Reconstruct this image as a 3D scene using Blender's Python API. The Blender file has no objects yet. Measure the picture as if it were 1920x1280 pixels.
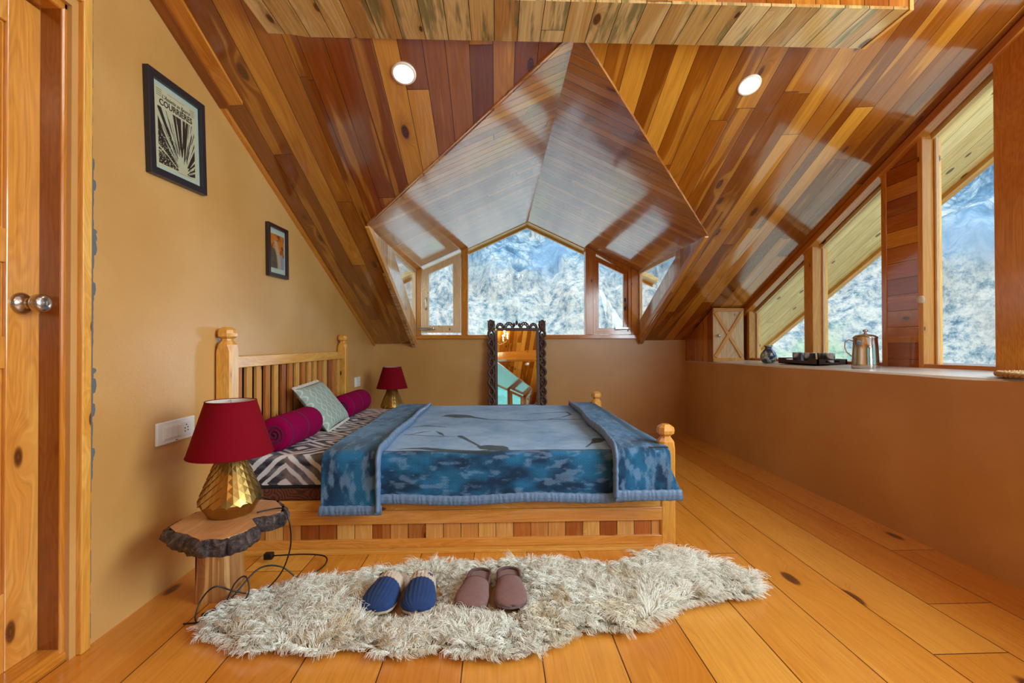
import bpy, math, random
import numpy as np
from mathutils import Vector, Matrix, Euler, noise as mnoise

random.seed(7)
rng = np.random.default_rng(7)
scene = bpy.context.scene
COL = scene.collection
PI = math.pi

# ------------------------------------------------------------------ camera, world, daylight, exposure
def cam_basis(yaw, pitch, roll):
    f = Vector((math.sin(yaw)*math.cos(pitch), math.cos(yaw)*math.cos(pitch), math.sin(pitch)))
    r = Vector((math.cos(yaw), -math.sin(yaw), 0)); u = r.cross(f)
    return (math.cos(roll)*r+math.sin(roll)*u, -math.sin(roll)*r+math.cos(roll)*u, f)
cd = bpy.data.cameras.new('camera'); cam = bpy.data.objects.new('camera', cd); COL.objects.link(cam)
r_, u_, f_ = cam_basis(.034, .007, -.002)
cam.matrix_world = Matrix(((r_.x, u_.x, -f_.x, 0), (r_.y, u_.y, -f_.y, 0), (r_.z, u_.z, -f_.z, 1.0), (0, 0, 0, 1)))
cd.sensor_width = 36; cd.lens = 853/1920*36; cd.clip_start = .02; cd.clip_end = 500
scene.camera = cam
vs = scene.view_settings
scene.display_settings.display_device = 'sRGB'
vs.view_transform = 'Standard'; vs.look = 'None'; vs.gamma = 1; vs.use_curve_mapping = False
vs.exposure = -0.16

world = bpy.data.worlds.new('sky'); scene.world = world; world.use_nodes = True
bg = world.node_tree.nodes['Background']
bg.inputs[0].default_value = (.74, .88, 1.0, 1); bg.inputs[1].default_value = 3.5

def area(name, loc, target, sx, sy, power, col):
    l = bpy.data.lights.new(name, 'AREA'); l.shape = 'RECTANGLE'; l.size = sx; l.size_y = sy
    l.energy = power; l.color = col
    o = bpy.data.objects.new(name, l); COL.objects.link(o); o.location = loc
    o.rotation_euler = (Vector(target)-Vector(loc)).to_track_quat('-Z', 'Y').to_euler()
    return o
# daylight through the windows that continue along the right wall behind the camera, and the rear dormer
area('daylight_side_window', (2.75, .55, 1.7), (-1.2, 1.6, .6), 1.7, 1.5, 150, (.78, .9, 1.0))
area('daylight_side_window_rear', (2.75, -1.6, 1.7), (-.5, -.5, .9), 1.7, 1.3, 60, (.82, .92, 1.0))

# ------------------------------------------------------------------ helpers
def lin(h):
    out = []
    for c in h:
        c = c/255
        out.append(c/12.92 if c <= .04045 else ((c+.055)/1.055)**2.4)
    return out
def C4(h): return (*lin(h), 1)

def vnoise(x, y, seed=0):
    x = np.asarray(x, float); y = np.asarray(y, float)
    xi = np.floor(x).astype(np.int64); yi = np.floor(y).astype(np.int64); xf = x-xi; yf = y-yi
    def hsh(a, b):
        h = (a*374761393+b*668265263+seed*982451653) & 0xffffffff
        h = ((h ^ (h >> 13))*1274126177) & 0xffffffff
        return ((h ^ (h >> 16)) & 0xffff)/65535.
    u = xf*xf*(3-2*xf); v = yf*yf*(3-2*yf)
    return (hsh(xi, yi)*(1-u)+hsh(xi+1, yi)*u)*(1-v)+(hsh(xi, yi+1)*(1-u)+hsh(xi+1, yi+1)*u)*v
def fbm(x, y, oct=4, seed=0):
    s = 0; a = .5; t = 0
    for i in range(oct):
        s = s+a*vnoise(x*2**i, y*2**i, seed+i*17); t += a; a *= .5
    return s/t

class N:
    def __init__(self, m):
        self.t = m.node_tree; self.n = self.t.nodes; self.l = self.t.links
    def add(self, ty, **k):
        nd = self.n.new(ty)
        for a, b in k.items(): setattr(nd, a, b)
        return nd
    def put(self, sock, v):
        if hasattr(v, 'is_output'): self.l.new(v, sock)
        elif isinstance(v, (tuple, list)) and len(v) == 3 and sock.type == 'RGBA': sock.default_value = (*v, 1)
        else: sock.default_value = v
    def m(self, op, a, b=0.0, c=None, clamp=False):
        nd = self.add('ShaderNodeMath', operation=op, use_clamp=clamp)
        self.put(nd.inputs[0], a); self.put(nd.inputs[1], b)
        if c is not None: self.put(nd.inputs[2], c)
        return nd.outputs[0]
    def xyz(self, a, b, c=0.0):
        nd = self.add('ShaderNodeCombineXYZ')
        for i, v in enumerate((a, b, c)): self.put(nd.inputs[i], v)
        return nd.outputs[0]
    def mix(self, f, a, b, mode='MIX'):
        nd = self.add('ShaderNodeMix', data_type='RGBA', blend_type=mode)
        self.put(nd.inputs[0], f); self.put(nd.inputs[6], a); self.put(nd.inputs[7], b)
        return nd.outputs[2]
    def noise(self, vec, scale=1, detail=3, rough=.55, dist=0, out=0):
        nd = self.add('ShaderNodeTexNoise'); nd.noise_dimensions = '3D'
        if vec is not None: self.l.new(vec, nd.inputs['Vector'])
        nd.inputs['Scale'].default_value = scale; nd.inputs['Detail'].default_value = detail
        nd.inputs['Roughness'].default_value = rough; nd.inputs['Distortion'].default_value = dist
        return nd.outputs[out]
    def step(self, v, a, b):
        nd = self.add('ShaderNodeMapRange', interpolation_type='SMOOTHSTEP')
        self.put(nd.inputs[0], v); nd.inputs[1].default_value = a; nd.inputs[2].default_value = b
        return nd.outputs[0]
    def ramp(self, v, stops):
        nd = self.add('ShaderNodeValToRGB'); cr = nd.color_ramp
        cr.elements[0].position = stops[0][0]; cr.elements[0].color = stops[0][1]
        cr.elements[1].position = stops[-1][0]; cr.elements[1].color = stops[-1][1]
        for p, c in stops[1:-1]:
            e = cr.elements.new(p); e.color = c
        self.put(nd.inputs[0], v); return nd.outputs[0]

def newmat(name):
    m = bpy.data.materials.new(name); m.use_nodes = True
    return m, N(m), m.node_tree.nodes['Principled BSDF']

def bumpit(k, p, h, strength=.3, dist=.01):
    b = k.add('ShaderNodeBump'); b.inputs['Strength'].default_value = strength; b.inputs['Distance'].default_value = dist
    k.put(b.inputs['Height'], h); k.l.new(b.outputs[0], p.inputs['Normal'])

def plain(name, col, rough=.5, metal=0, bump=0, bscale=60, var=.06, sheen=0, coat=0, emit=None, spec=.5):
    m, k, p = newmat(name)
    tc = k.add('ShaderNodeTexCoord').outputs['Object']
    nz = k.noise(tc, bscale, 4)
    f = k.m('MULTIPLY_ADD', nz, 2*var, 1-var)
    c = k.mix(1.0, C4(col), k.mix(0.0, (0, 0, 0, 1), (0, 0, 0, 1)), 'MIX') if False else None
    nd = k.add('ShaderNodeMix', data_type='RGBA', blend_type='MULTIPLY'); nd.inputs[0].default_value = 1
    nd.inputs[6].default_value = C4(col)
    g = k.xyz(f, f, f); k.l.new(g, nd.inputs[7]); k.l.new(nd.outputs[2], p.inputs['Base Color'])
    p.inputs['Roughness'].default_value = rough; p.inputs['Metallic'].default_value = metal
    p.inputs['Sheen Weight'].default_value = sheen; p.inputs['Coat Weight'].default_value = coat
    p.inputs['Specular IOR Level'].default_value = spec
    if emit:
        p.inputs['Emission Color'].default_value = (*emit[0], 1); p.inputs['Emission Strength'].default_value = emit[1]
    if bump: bumpit(k, p, nz, bump, .004)
    return m

def wood(name, cols, w=0, tilt=0, L=1.9, rough=.22, coat=.6, stain=0., knots=.35, sap=.5, gap=.0022, gapcol=(40, 16, 4), bump=.25, kr=1.0, seed=1.0, grainy=1.0, ior=1.5):
    m, k, p = newmat(name)
    uv = k.add('ShaderNodeUVMap'); sp = k.add('ShaderNodeSeparateXYZ'); k.l.new(uv.outputs[0], sp.inputs[0])
    u, v = sp.outputs[0], sp.outputs[1]
    if w:
        U = k.m('DIVIDE', u, w); iu = k.m('FLOOR', U); fu = k.m('FRACT', U)
        w1 = k.add('ShaderNodeTexWhiteNoise', noise_dimensions='1D'); k.put(w1.inputs['W'], k.m('ADD', iu, seed*3.17))
        V = k.m('ADD', k.m('DIVIDE', v, L), k.m('MULTIPLY', w1.outputs['Value'], 7.3)); iv = k.m('FLOOR', V); fv = k.m('FRACT', V)
        w3 = k.add('ShaderNodeTexWhiteNoise', noise_dimensions='3D'); k.l.new(k.xyz(iu, iv, seed), w3.inputs['Vector'])
        val = w3.outputs['Value']
        rs = k.add('ShaderNodeSeparateColor'); k.l.new(w3.outputs['Color'], rs.inputs[0]); ra, rb = rs.outputs[0], rs.outputs[1]
        e1 = k.m('MULTIPLY', k.m('MINIMUM', fu, k.m('SUBTRACT', 1, fu)), w)
        e2 = k.m('MULTIPLY', k.m('MINIMUM', fv, k.m('SUBTRACT', 1, fv)), L)
        gp = k.step(k.m('MINIMUM', e1, e2), gap, gap*.35)
    else:
        val = k.noise(k.xyz(k.m('MULTIPLY', u, 1.7), k.m('MULTIPLY', v, .3), seed), 1, 1)
        ra = 0.3; rb = 0.6; gp = 0.0
    uo = k.m('ADD', u, k.m('MULTIPLY', ra, 11.3)); vo = k.m('ADD', v, k.m('MULTIPLY', rb, 17.7))
    # knots: elongated cells, some of them carry a knot
    kv = k.xyz(k.m('MULTIPLY', uo, 5.0/kr), k.m('MULTIPLY', vo, 2.1/kr), 0)
    vo_n = k.add('ShaderNodeTexVoronoi', voronoi_dimensions='2D', feature='F1'); k.l.new(kv, vo_n.inputs['Vector'])
    vo_n.inputs['Scale'].default_value = 1; vo_n.inputs['Randomness'].default_value = .9
    vc = k.add('ShaderNodeSeparateColor'); k.l.new(vo_n.outputs['Color'], vc.inputs[0])
    sel = k.m('LESS_THAN', vc.outputs[0], knots); d = vo_n.outputs['Distance']
    kn = k.m('MULTIPLY', k.step(k.m('ADD', d, k.m('MULTIPLY', vc.outputs[1], .05)), .13, .085), sel)
    halo = k.m('MULTIPLY', k.step(d, .34, .05), sel)
    B = k.noise(k.xyz(k.m('ADD', k.m('MULTIPLY', uo, 11), k.m('MULTIPLY', halo, .5)), k.m('MULTIPLY', vo, .8), k.m('MULTIPLY', val, 30)), 1, 2, .5)
    A = k.noise(k.xyz(k.m('ADD', k.m('MULTIPLY', uo, 170), k.m('MULTIPLY', halo, 9)), k.m('MULTIPLY', vo, 4), k.m('MULTIPLY', val, 50)), 1, 4, .6)
    ring = k.m('SINE', k.m('MULTIPLY', B, 75))
    base = k.ramp(val, [(0, C4(cols[0])), (.5, C4(cols[1])), (1, C4(cols[2]))])
    sm = k.m('MULTIPLY', k.step(B, .54, .60), sap)
    base = k.mix(sm, base, C4(cols[2]))
    g = k.m('ADD', k.m('MULTIPLY', A, .62*grainy), k.m('ADD', k.m('MULTIPLY', ring, .07*grainy), 1-.31*grainy))
    nd = k.mix(1.0, base, (0, 0, 0, 1), 'MULTIPLY'); k.l.new(k.xyz(g, k.m('POWER', g, 1.25), k.m('POWER', g, 1.5)), nd.node.inputs[7])
    c = nd
    if stain:
        S = k.noise(k.xyz(k.m('MULTIPLY', uo, 16), k.m('MULTIPLY', vo, 1.6), k.m('MULTIPLY', rb, 40)), 1, 4, .65)
        c = k.mix(k.m('MULTIPLY', k.step(S, .5, .62), stain), c, C4((96, 100, 62)))
    c = k.mix(k.m('MULTIPLY', halo, .45), c, C4(cols[0]))
    kc = k.mix(k.m('MULTIPLY_ADD', k.m('SINE', k.m('MULTIPLY', d, 160)), .5, .5), C4((48, 16, 5)), C4((92, 38, 14)))
    c = k.mix(k.m('MULTIPLY', kn, .9), c, kc)
    if w: c = k.mix(gp, c, C4(gapcol))
    k.l.new(c, p.inputs['Base Color'])
    k.put(p.inputs['Roughness'], k.m('MULTIPLY_ADD', A, .12, rough-.05))
    p.inputs['Coat Weight'].default_value = coat; p.inputs['Coat Roughness'].default_value = max(.04, rough*.55)
    p.inputs['IOR'].default_value = ior; p.inputs['Coat IOR'].default_value = ior+.15
    h = k.m('ADD', k.m('MULTIPLY', A, .25), k.m('MULTIPLY', gp, -2.0)) if w else k.m('MULTIPLY', A, .3)
    if tilt: h = k.m('ADD', h, k.m('MULTIPLY', k.m('MULTIPLY', k.m('SUBTRACT', rb, .5), fu), tilt))
    bumpit(k, p, h, bump, .002)
    return m

def parent_loc(p):
    v = Vector((0, 0, 0))
    while p is not None:
        v += p.location; p = p.parent
    return v

def setp(o, label=None, cat=None, group=None, kind=None):
    if label: o['label'] = label
    if cat: o['category'] = cat
    if group: o['group'] = group
    if kind: o['kind'] = kind
    return o

def thing(name, loc, label=None, cat=None, group=None, kind=None):
    o = bpy.data.objects.new(name, None); COL.objects.link(o); o.location = loc; o.empty_display_size = .1
    return setp(o, label, cat, group, kind)

class MB:
    """collects shapes in world (or the thing's local) coordinates and links them as one mesh"""
    def __init__(s): s.v = []; s.f = []; s.uv = {}
    def vert(s, p): s.v.append(tuple(p)); return len(s.v)-1
    def face(s, ids, uv=None):
        s.f.append(tuple(ids))
        if uv: s.uv[len(s.f)-1] = uv
    def quad(s, a, b, c, d): s.face([s.vert(p) for p in (a, b, c, d)])
    def poly(s, pts): s.face([s.vert(p) for p in pts])
    def box(s, x0, x1, y0, y1, z0, z1):
        i = [s.vert(p) for p in ((x0, y0, z0), (x1, y0, z0), (x1, y1, z0), (x0, y1, z0), (x0, y0, z1), (x1, y0, z1), (x1, y1, z1), (x0, y1, z1))]
        for f in ((0, 3, 2, 1), (4, 5, 6, 7), (0, 1, 5, 4), (1, 2, 6, 5), (2, 3, 7, 6), (3, 0, 4, 7)): s.face([i[j] for j in f])
        return s
    def hexa(s, b, t):
        """bottom ring b and top ring t (same count)"""
        n = len(b); ib = [s.vert(p) for p in b]; it = [s.vert(p) for p in t]
        s.face(ib[::-1]); s.face(it)
        for j in range(n): s.face((ib[j], ib[(j+1) % n], it[(j+1) % n], it[j]))
        return s
    def bar(s, a, b, w, h, up=(0, 0, 1)):
        a = Vector(a); b = Vector(b); d = (b-a).normalized(); sd = d.cross(Vector(up)).normalized(); uu = sd.cross(d)
        r = lambda c: [c+sd*w/2*i+uu*h/2*j for i, j in ((-1, -1), (1, -1), (1, 1), (-1, 1))]
        return s.hexa(r(a), r(b))
    def ring(s, outer, inner, mp, d0, d1):
        """frame between two 2D rings; mp(u,v,d)->point"""
        n = len(outer)
        O0 = [s.vert(mp(*p, d0)) for p in outer]; O1 = [s.vert(mp(*p, d1)) for p in outer]
        I0 = [s.vert(mp(*p, d0)) for p in inner]; I1 = [s.vert(mp(*p, d1)) for p in inner]
        for j in range(n):
            k = (j+1) % n
            s.face((O0[j], O0[k], I0[k], I0[j])); s.face((O1[k], O1[j], I1[j], I1[k]))
            s.face((O0[k], O0[j], O1[j], O1[k])); s.face((I0[j], I0[k], I1[k], I1[j]))
        return s
    def prism(s, poly, mp, d0, d1):
        return s.hexa([mp(*p, d0) for p in poly], [mp(*p, d1) for p in poly])
    def tube(s, pts, r, n=8, caps=True, sq=1.0, up=(0, 0, 1)):
        pts = [Vector(p) for p in pts]; m = len(pts)
        rr = r if hasattr(r, '__len__') else [r]*m; rings = []; pu = None
        for i, p in enumerate(pts):
            d = (pts[min(i+1, m-1)]-pts[max(i-1, 0)]).normalized()
            if pu is None:
                a = Vector(up)
                if abs(d.dot(a)) > .95: a = Vector((1, 0, 0))
            else: a = pu
            sd = d.cross(a).normalized(); uu = sd.cross(d).normalized(); pu = uu
            rings.append([s.vert(p+(sd*math.cos(2*PI*j/n)+uu*math.sin(2*PI*j/n)*sq)*rr[i]) for j in range(n)])
        for a, b in zip(rings, rings[1:]):
            for j in range(n): s.face((a[j], a[(j+1) % n], b[(j+1) % n], b[j]))
        if caps: s.face(rings[0][::-1]); s.face(rings[-1])
        return s
    def lathe(s, prof, n=32, c=(0, 0, 0), axis='z', tw=0):
        rings = []
        for i, (r, h) in enumerate(prof):
            rg = []
            for j in range(n):
                a = 2*PI*(j+tw*i)/n; x, y = r*math.cos(a), r*math.sin(a)
                q = (x, y, h) if axis == 'z' else ((x, h, y) if axis == 'y' else (h, x, y))
                rg.append(s.vert((c[0]+q[0], c[1]+q[1], c[2]+q[2])))
            rings.append(rg)
        for a, b in zip(rings, rings[1:]):
            for j in range(n): s.face((a[j], a[(j+1) % n], b[(j+1) % n], b[j]))
        if prof[0][0] > 1e-5: s.face(rings[0][::-1])
        if prof[-1][0] > 1e-5: s.face(rings[-1])
        return s
    def grid(s, P):
        """P[i][j] points"""
        n, m = len(P), len(P[0]); ids = [[s.vert(p) for p in row] for row in P]
        for i in range(n-1):
            for j in range(m-1): s.face((ids[i][j], ids[i+1][j], ids[i+1][j+1], ids[i][j+1]))
        return s
    def build(s, name, mat, parent=None, grain=None, smooth=False, bevel=0, uvoff=None, fixn=True, solid=0, **tags):
        base = parent_loc(parent)
        me = bpy.data.meshes.new(name)
        me.from_pydata([(p[0]-base.x, p[1]-base.y, p[2]-base.z) for p in s.v], [], s.f)
        if grain is not None:
            g = Vector(grain).normalized(); ux, uy = uvoff if uvoff else (random.random()*5, random.random()*5)
            lay = me.uv_layers.new(name='UVMap'); data = np.zeros(len(me.loops)*2, np.float32)
            for p in me.polygons:
                nrm = p.normal; gg = g
                if abs(nrm.dot(g)) > .9: gg = Vector((0, 0, 1)) if abs(g.z) < .5 else Vector((1, 0, 0))
                a = gg.cross(nrm).normalized()
                if max(a, key=abs) < 0: a = -a
                gd = (gg-nrm*gg.dot(nrm)).normalized()
                for li in p.loop_indices:
                    q = s.v[me.loops[li].vertex_index]
                    data[2*li] = a.x*q[0]+a.y*q[1]+a.z*q[2]+ux; data[2*li+1] = gd.x*q[0]+gd.y*q[1]+gd.z*q[2]+uy
            lay.data.foreach_set('uv', data)
        if smooth: me.polygons.foreach_set('use_smooth', [True]*len(me.polygons))
        me.materials.append(mat); me.validate(); me.update()
        if fixn:
            import bmesh
            bm = bmesh.new(); bm.from_mesh(me); bmesh.ops.recalc_face_normals(bm, faces=bm.faces); bm.to_mesh(me); bm.free()
        o = bpy.data.objects.new(name, me); COL.objects.link(o)
        if parent is not None: o.parent = parent
        if bevel:
            b = o.modifiers.new('bevel', 'BEVEL'); b.width = bevel; b.segments = 2; b.limit_method = 'ANGLE'; b.angle_limit = math.radians(35)
        if solid:
            b = o.modifiers.new('solid', 'SOLIDIFY'); b.thickness = solid; b.offset = 0
        setp(o, **tags)
        return o

def colattr(o, cols):
    a = o.data.color_attributes.new('Col', 'FLOAT_COLOR', 'POINT')
    c = np.ones((len(o.data.vertices), 4), np.float32); c[:, :3] = cols; a.data.foreach_set('color', c.ravel())
def attrmat(name, rough=.7, sheen=0, bump=0, bscale=200, coat=0, bdist=.003):
    m, k, p = newmat(name)
    a = k.add('ShaderNodeAttribute', attribute_name='Col'); k.l.new(a.outputs['Color'], p.inputs['Base Color'])
    p.inputs['Roughness'].default_value = rough; p.inputs['Sheen Weight'].default_value = sheen; p.inputs['Coat Weight'].default_value = coat
    if bump:
        tc = k.add('ShaderNodeTexCoord').outputs['Object']; bumpit(k, p, k.noise(tc, bscale, 3), bump, bdist)
    return m
def text(body, name, mat, parent, mtx, size, align='CENTER', bold=0, shear=0, sx=1.0):
    cu = bpy.data.curves.new(name, 'FONT'); cu.body = body; cu.size = size; cu.align_x = align; cu.offset = bold; cu.shear = shear
    cu.extrude = .0004; cu.resolution_u = 3
    t = bpy.data.objects.new('tmp', cu); COL.objects.link(t)
    bpy.context.view_layer.update()
    me = bpy.data.meshes.new_from_object(t.evaluated_get(bpy.context.evaluated_depsgraph_get()))
    bpy.data.objects.remove(t); me.transform(Matrix.Scale(sx, 4, (1, 0, 0))); me.transform(mtx); me.materials.clear(); me.materials.append(mat)
    o = bpy.data.objects.new(name, me); COL.objects.link(o); o.parent = parent
    return o

# ------------------------------------------------------------------ materials
M = {}
M['ceil'] = wood('ceiling_planks', ((116, 56, 6), (148, 80, 14), (204, 138, 46)), w=.108, L=2.1, rough=.17, coat=.9, knots=.26, sap=.45, seed=2, kr=.9, ior=1.58, tilt=3)
M['dorm'] = wood('dormer_planks', ((146, 80, 18), (172, 98, 26), (206, 140, 56)), w=.072, L=4, rough=.19, coat=1, knots=.1, sap=.3, seed=5, kr=.7, ior=1.75, tilt=6, gap=.0034, bump=.35)
M['cheek'] = wood('cheek_planks', ((168, 112, 62), (196, 148, 96), (222, 190, 140)), w=.07, L=9, rough=.18, coat=.9, knots=.15, sap=.5, seed=8, kr=.6)
M['beam'] = wood('stained_planks', ((176, 120, 58), (206, 164, 96), (222, 190, 130)), w=.1, L=3, rough=.2, coat=.7, stain=.75, knots=.25, sap=.6, seed=11, kr=.7)
M['soffit'] = wood('pale_eave_planks', ((216, 180, 112), (226, 194, 128), (232, 206, 146)), w=.11, L=4, rough=.4, coat=.3, knots=.2, sap=.4, seed=13, gapcol=(110, 84, 40), kr=.6)
M['redpl'] = wood('red_brown_planks', ((140, 66, 10), (170, 88, 18), (212, 142, 52)), w=.1, L=5, rough=.17, coat=.8, knots=.2, sap=.35, seed=17, kr=.7)
M['floor'] = wood('floor_planks', ((204, 126, 38), (216, 142, 48), (224, 158, 64)), w=.252, L=4.5, rough=.28, coat=.55, knots=.3, sap=.25, gap=.003, seed=21, kr=1.5, grainy=.65, gapcol=(70, 34, 10))
M['pine'] = wood('varnished_pine', ((198, 124, 38), (214, 148, 56), (228, 178, 92)), rough=.4, coat=.25, knots=.14, sap=.4, seed=3, kr=.45)
M['frame'] = wood('window_frame_wood', ((168, 92, 20), (192, 116, 32), (214, 146, 56)), rough=.2, coat=.7, knots=.1, sap=.3, seed=6, kr=.45)
M['palefr'] = wood('pale_sash_wood', ((206, 164, 116), (218, 180, 134), (228, 196, 152)), rough=.35, coat=.3, knots=.08, sap=.3, seed=9, kr=.3)
M['dark'] = wood('dark_jamb_wood', ((112, 52, 8), (132, 66, 12), (164, 92, 26)), rough=.22, coat=.6, knots=.2, sap=.15, seed=12, kr=.6)
M['door'] = wood('door_pine', ((196, 118, 40), (212, 140, 58), (222, 166, 84)), rough=.2, coat=.8, knots=.45, sap=.3, seed=15, kr=.95)
M['panelmix'] = wood('mixed_wood_blocks', ((140, 66, 22), (178, 98, 38), (218, 164, 88)), w=.086, L=9, rough=.25, coat=.5, knots=.1, sap=.2, seed=19, kr=.5)
M['cutwood'] = wood('cut_log_face', ((178, 118, 70), (200, 144, 92), (214, 164, 112)), rough=.35, coat=.3, knots=.1, sap=.3, seed=23, kr=.6)
M['legwood'] = wood('split_log_leg', ((96, 54, 24), (160, 106, 56), (206, 158, 96)), rough=.35, coat=.3, knots=.5, sap=.8, seed=27, kr=.4)

m, k, p = newmat('ochre_plaster'); M['plaster'] = m
tc = k.add('ShaderNodeTexCoord').outputs['Object']
n1 = k.noise(tc, 1.6, 4); n2 = k.noise(tc, 90, 5, .7)
k.l.new(k.mix(k.step(n1, .3, .7), C4((202, 153, 90)), C4((188, 137, 71))), p.inputs['Base Color'])
p.inputs['Roughness'].default_value = .36; p.inputs['Specular IOR Level'].default_value = .75
bumpit(k, p, k.m('ADD', n2, k.m('MULTIPLY', n1, 2)), .22, .003)
m, k, p = newmat('sill_plaster'); M['sillp'] = m
tc = k.add('ShaderNodeTexCoord').outputs['Object']; n2 = k.noise(tc, 60, 4)
k.l.new(k.mix(n2, C4((220, 214, 204)), C4((206, 198, 184))), p.inputs['Base Color']); p.inputs['Roughness'].default_value = .35; bumpit(k, p, n2, .15, .003)

m = bpy.data.materials.new('window_glass'); m.use_nodes = True; k = N(m); k.n.clear(); M['glass'] = m
lw = k.add('ShaderNodeLayerWeight'); lw.inputs[0].default_value = .5; fr = k.m('MULTIPLY_ADD', k.m('POWER', lw.outputs['Facing'], 5), .9, .022)
tr = k.add('ShaderNodeBsdfTransparent'); tr.inputs[0].default_value = (.94, .97, .97, 1); gl = k.add('ShaderNodeBsdfGlossy'); gl.inputs['Roughness'].default_value = .01
mx = k.add('ShaderNodeMixShader'); k.l.new(fr, mx.inputs[0]); k.l.new(tr.outputs[0], mx.inputs[1]); k.l.new(gl.outputs[0], mx.inputs[2])
k.l.new(mx.outputs[0], k.add('ShaderNodeOutputMaterial').inputs[0])

M['steel'] = plain('brushed_steel', (186, 182, 176), .25, 1, .05, 120, .04)
M['cupm'] = plain('satin_steel', (214, 220, 226), .3, 1, 0, 60, .03)
M['shiny'] = plain('polished_steel', (205, 203, 200), .14, 1, 0, 60, .03)
M['gold'] = plain('hammered_brass', (172, 138, 76), .33, 1, .06, 150, .05)
M['red'] = plain('red_lampshade_cloth', (118, 2, 20), .9, 0, .35, 260, .12, spec=.15)
M['shadein'] = plain('lampshade_lining', (215, 205, 190), .8)
M['white'] = plain('white_plastic', (226, 222, 214), .3, var=.01)
M['black'] = plain('black_plastic', (14, 14, 16), .4, var=.02)
M['hole'] = plain('dark_hole', (30, 26, 22), .8)
M['frameblk'] = plain('black_frame', (34, 32, 38), .35, bump=.1, bscale=80)
M['framebrn'] = plain('dark_brown_frame', (44, 26, 22), .35, bump=.1, bscale=80)
M['carve'] = plain('dark_carved_wood', (74, 46, 32), .42, 0, .35, 110, .35, coat=.2)
M['traywood'] = plain('dark_tray_wood', (60, 34, 34), .4, 0, .1, 90, .15)
M['blackm'] = plain('black_bed_base_edge', (22, 22, 26), .9)
M['magenta'] = plain('magenta_bolster_cloth', (132, 0, 62), .95, 0, .6, 330, .35, spec=.1)
M['magdark'] = plain('dark_magenta_band', (66, 4, 44), .85, 0, .5, 330, .2, sheen=.05)
M['border'] = plain('grey_blue_quilted_satin', (96, 122, 152), .5, 0, .5, 90, .12, sheen=.05)
M['navy'] = plain('navy_corduroy', (22, 54, 104), .85, 0, .4, 500, .15, sheen=.05)
M['beige'] = plain('beige_ribbed_cuff', (196, 178, 156), .85, 0, .4, 500, .1, sheen=.05)
M['mauve'] = plain('mauve_terry_fleece', (138, 102, 96), .95, 0, 1.0, 420, .35, sheen=.05)
M['mauves'] = plain('mauve_sole', (128, 104, 98), .7)
M['mauvet'] = plain('dark_mauve_trim', (96, 66, 64), .9)
M['mirror'] = plain('mirror_glass', (235, 240, 240), .005, 1, var=0)
M['cementm'] = plain('grey_mortar', (96, 98, 98), .9, bump=.5, bscale=60)
M['lens'] = plain('lit_downlight_lens', (255, 255, 255), .4, emit=((1, .93, .8), 9))
M['rimw'] = plain('white_downlight_rim', (235, 225, 205), .4)
M['bulb'] = plain('lit_candle_bulb', (255, 230, 180), .4, emit=((1, .72, .36), 22))
M['paper'] = plain('aged_paper', (206, 188, 150), .7, bump=0, bscale=20)
M['mount'] = plain('pale_mount_card', (188, 192, 178), .7)
M['ink'] = plain('black_ink', (28, 24, 20), .7)
M['navyink'] = plain('navy_embroidery', (16, 36, 84), .7); M['whiteink'] = plain('white_embroidery', (228, 228, 228), .7)
M['trivet'] = plain('plaited_straw', (176, 140, 92), .8, 0, .8, 200, .4)
M['stainw'] = plain('grey_fleck_wool', (150, 150, 152), .8)

# ------------------------------------------------------------------ room dimensions (metres)
XL, XR, XW, XE, D = -1.36, 2.13, 2.50, 3.17, 5.08
def cz(x, y):
    t = (x-XL)/3.82; return 1.009+.045*t+(.42+.065*t)*(D-abs(y))
def sill(x, y): return .818+.0095*(5.05-y)+.05*(x-2.13)
def S(o, **k): return setp(o, kind='structure')

b = MB(); b.quad((XL-.3, -5.3, 0), (XR+.1, -5.3, 0), (XR+.1, 5.3, 0), (XL-.3, 5.3, 0))
S(b.build('floor', M['floor'], grain=(0, 1, 0), uvoff=(-1.152+.252*10, .3), fixn=False))

# ceiling slopes, open above the dormers; planks run up the slope
TH = .05
DX0, DXR, DX1, DE, DR = -.89, .36, 1.60, 1.825, 2.40      # dormer sides, ridge x, eave z, ridge z
def yval(x, z):
    t = (x-XL)/3.82; return D-(z-1.009-.045*t)/(.42+.065*t)
yv0, yvr, yv1 = yval(DX0, DE), yval(DXR, DR), yval(DX1, DE)
def slope(sy, x1):
    b = MB()
    def piece(x0, xx, ya0, ya1, yb0, yb1):       # y from ya (ridge side) to yb (wall side), at x0 and xx
        n = max(1, int((xx-x0)/.3))
        for i in range(n):
            p0, p1 = x0+(xx-x0)*i/n, x0+(xx-x0)*(i+1)/n
            A0, A1 = [ya0+(ya1-ya0)*q/n for q in (i, i+1)]; B0, B1 = [yb0+(yb1-yb0)*q/n for q in (i, i+1)]
            bot = [(p0, sy*A0, cz(p0, A0)), (p1, sy*A1, cz(p1, A1)), (p1, sy*B1, cz(p1, B1)), (p0, sy*B0, cz(p0, B0))]
            b.hexa(bot, [(x, y, z+TH) for x, y, z in bot])
    piece(XL, DX0, 0, 0, D+.04, D+.04); piece(DX0, DXR, 0, 0, yv0, yvr); piece(DXR, DX1, 0, 0, yvr, yv1); piece(DX1, x1, 0, 0, D+.04, D+.04)
    return b
S(slope(1, XW+.06).build('ceiling', M['ceil'], grain=(0, 1, -.42), uvoff=(.02, .4)))
S(slope(-1, XW+.06).build('ceiling', M['ceil'], grain=(0, 1, .42), uvoff=(.03, .1)))
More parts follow.
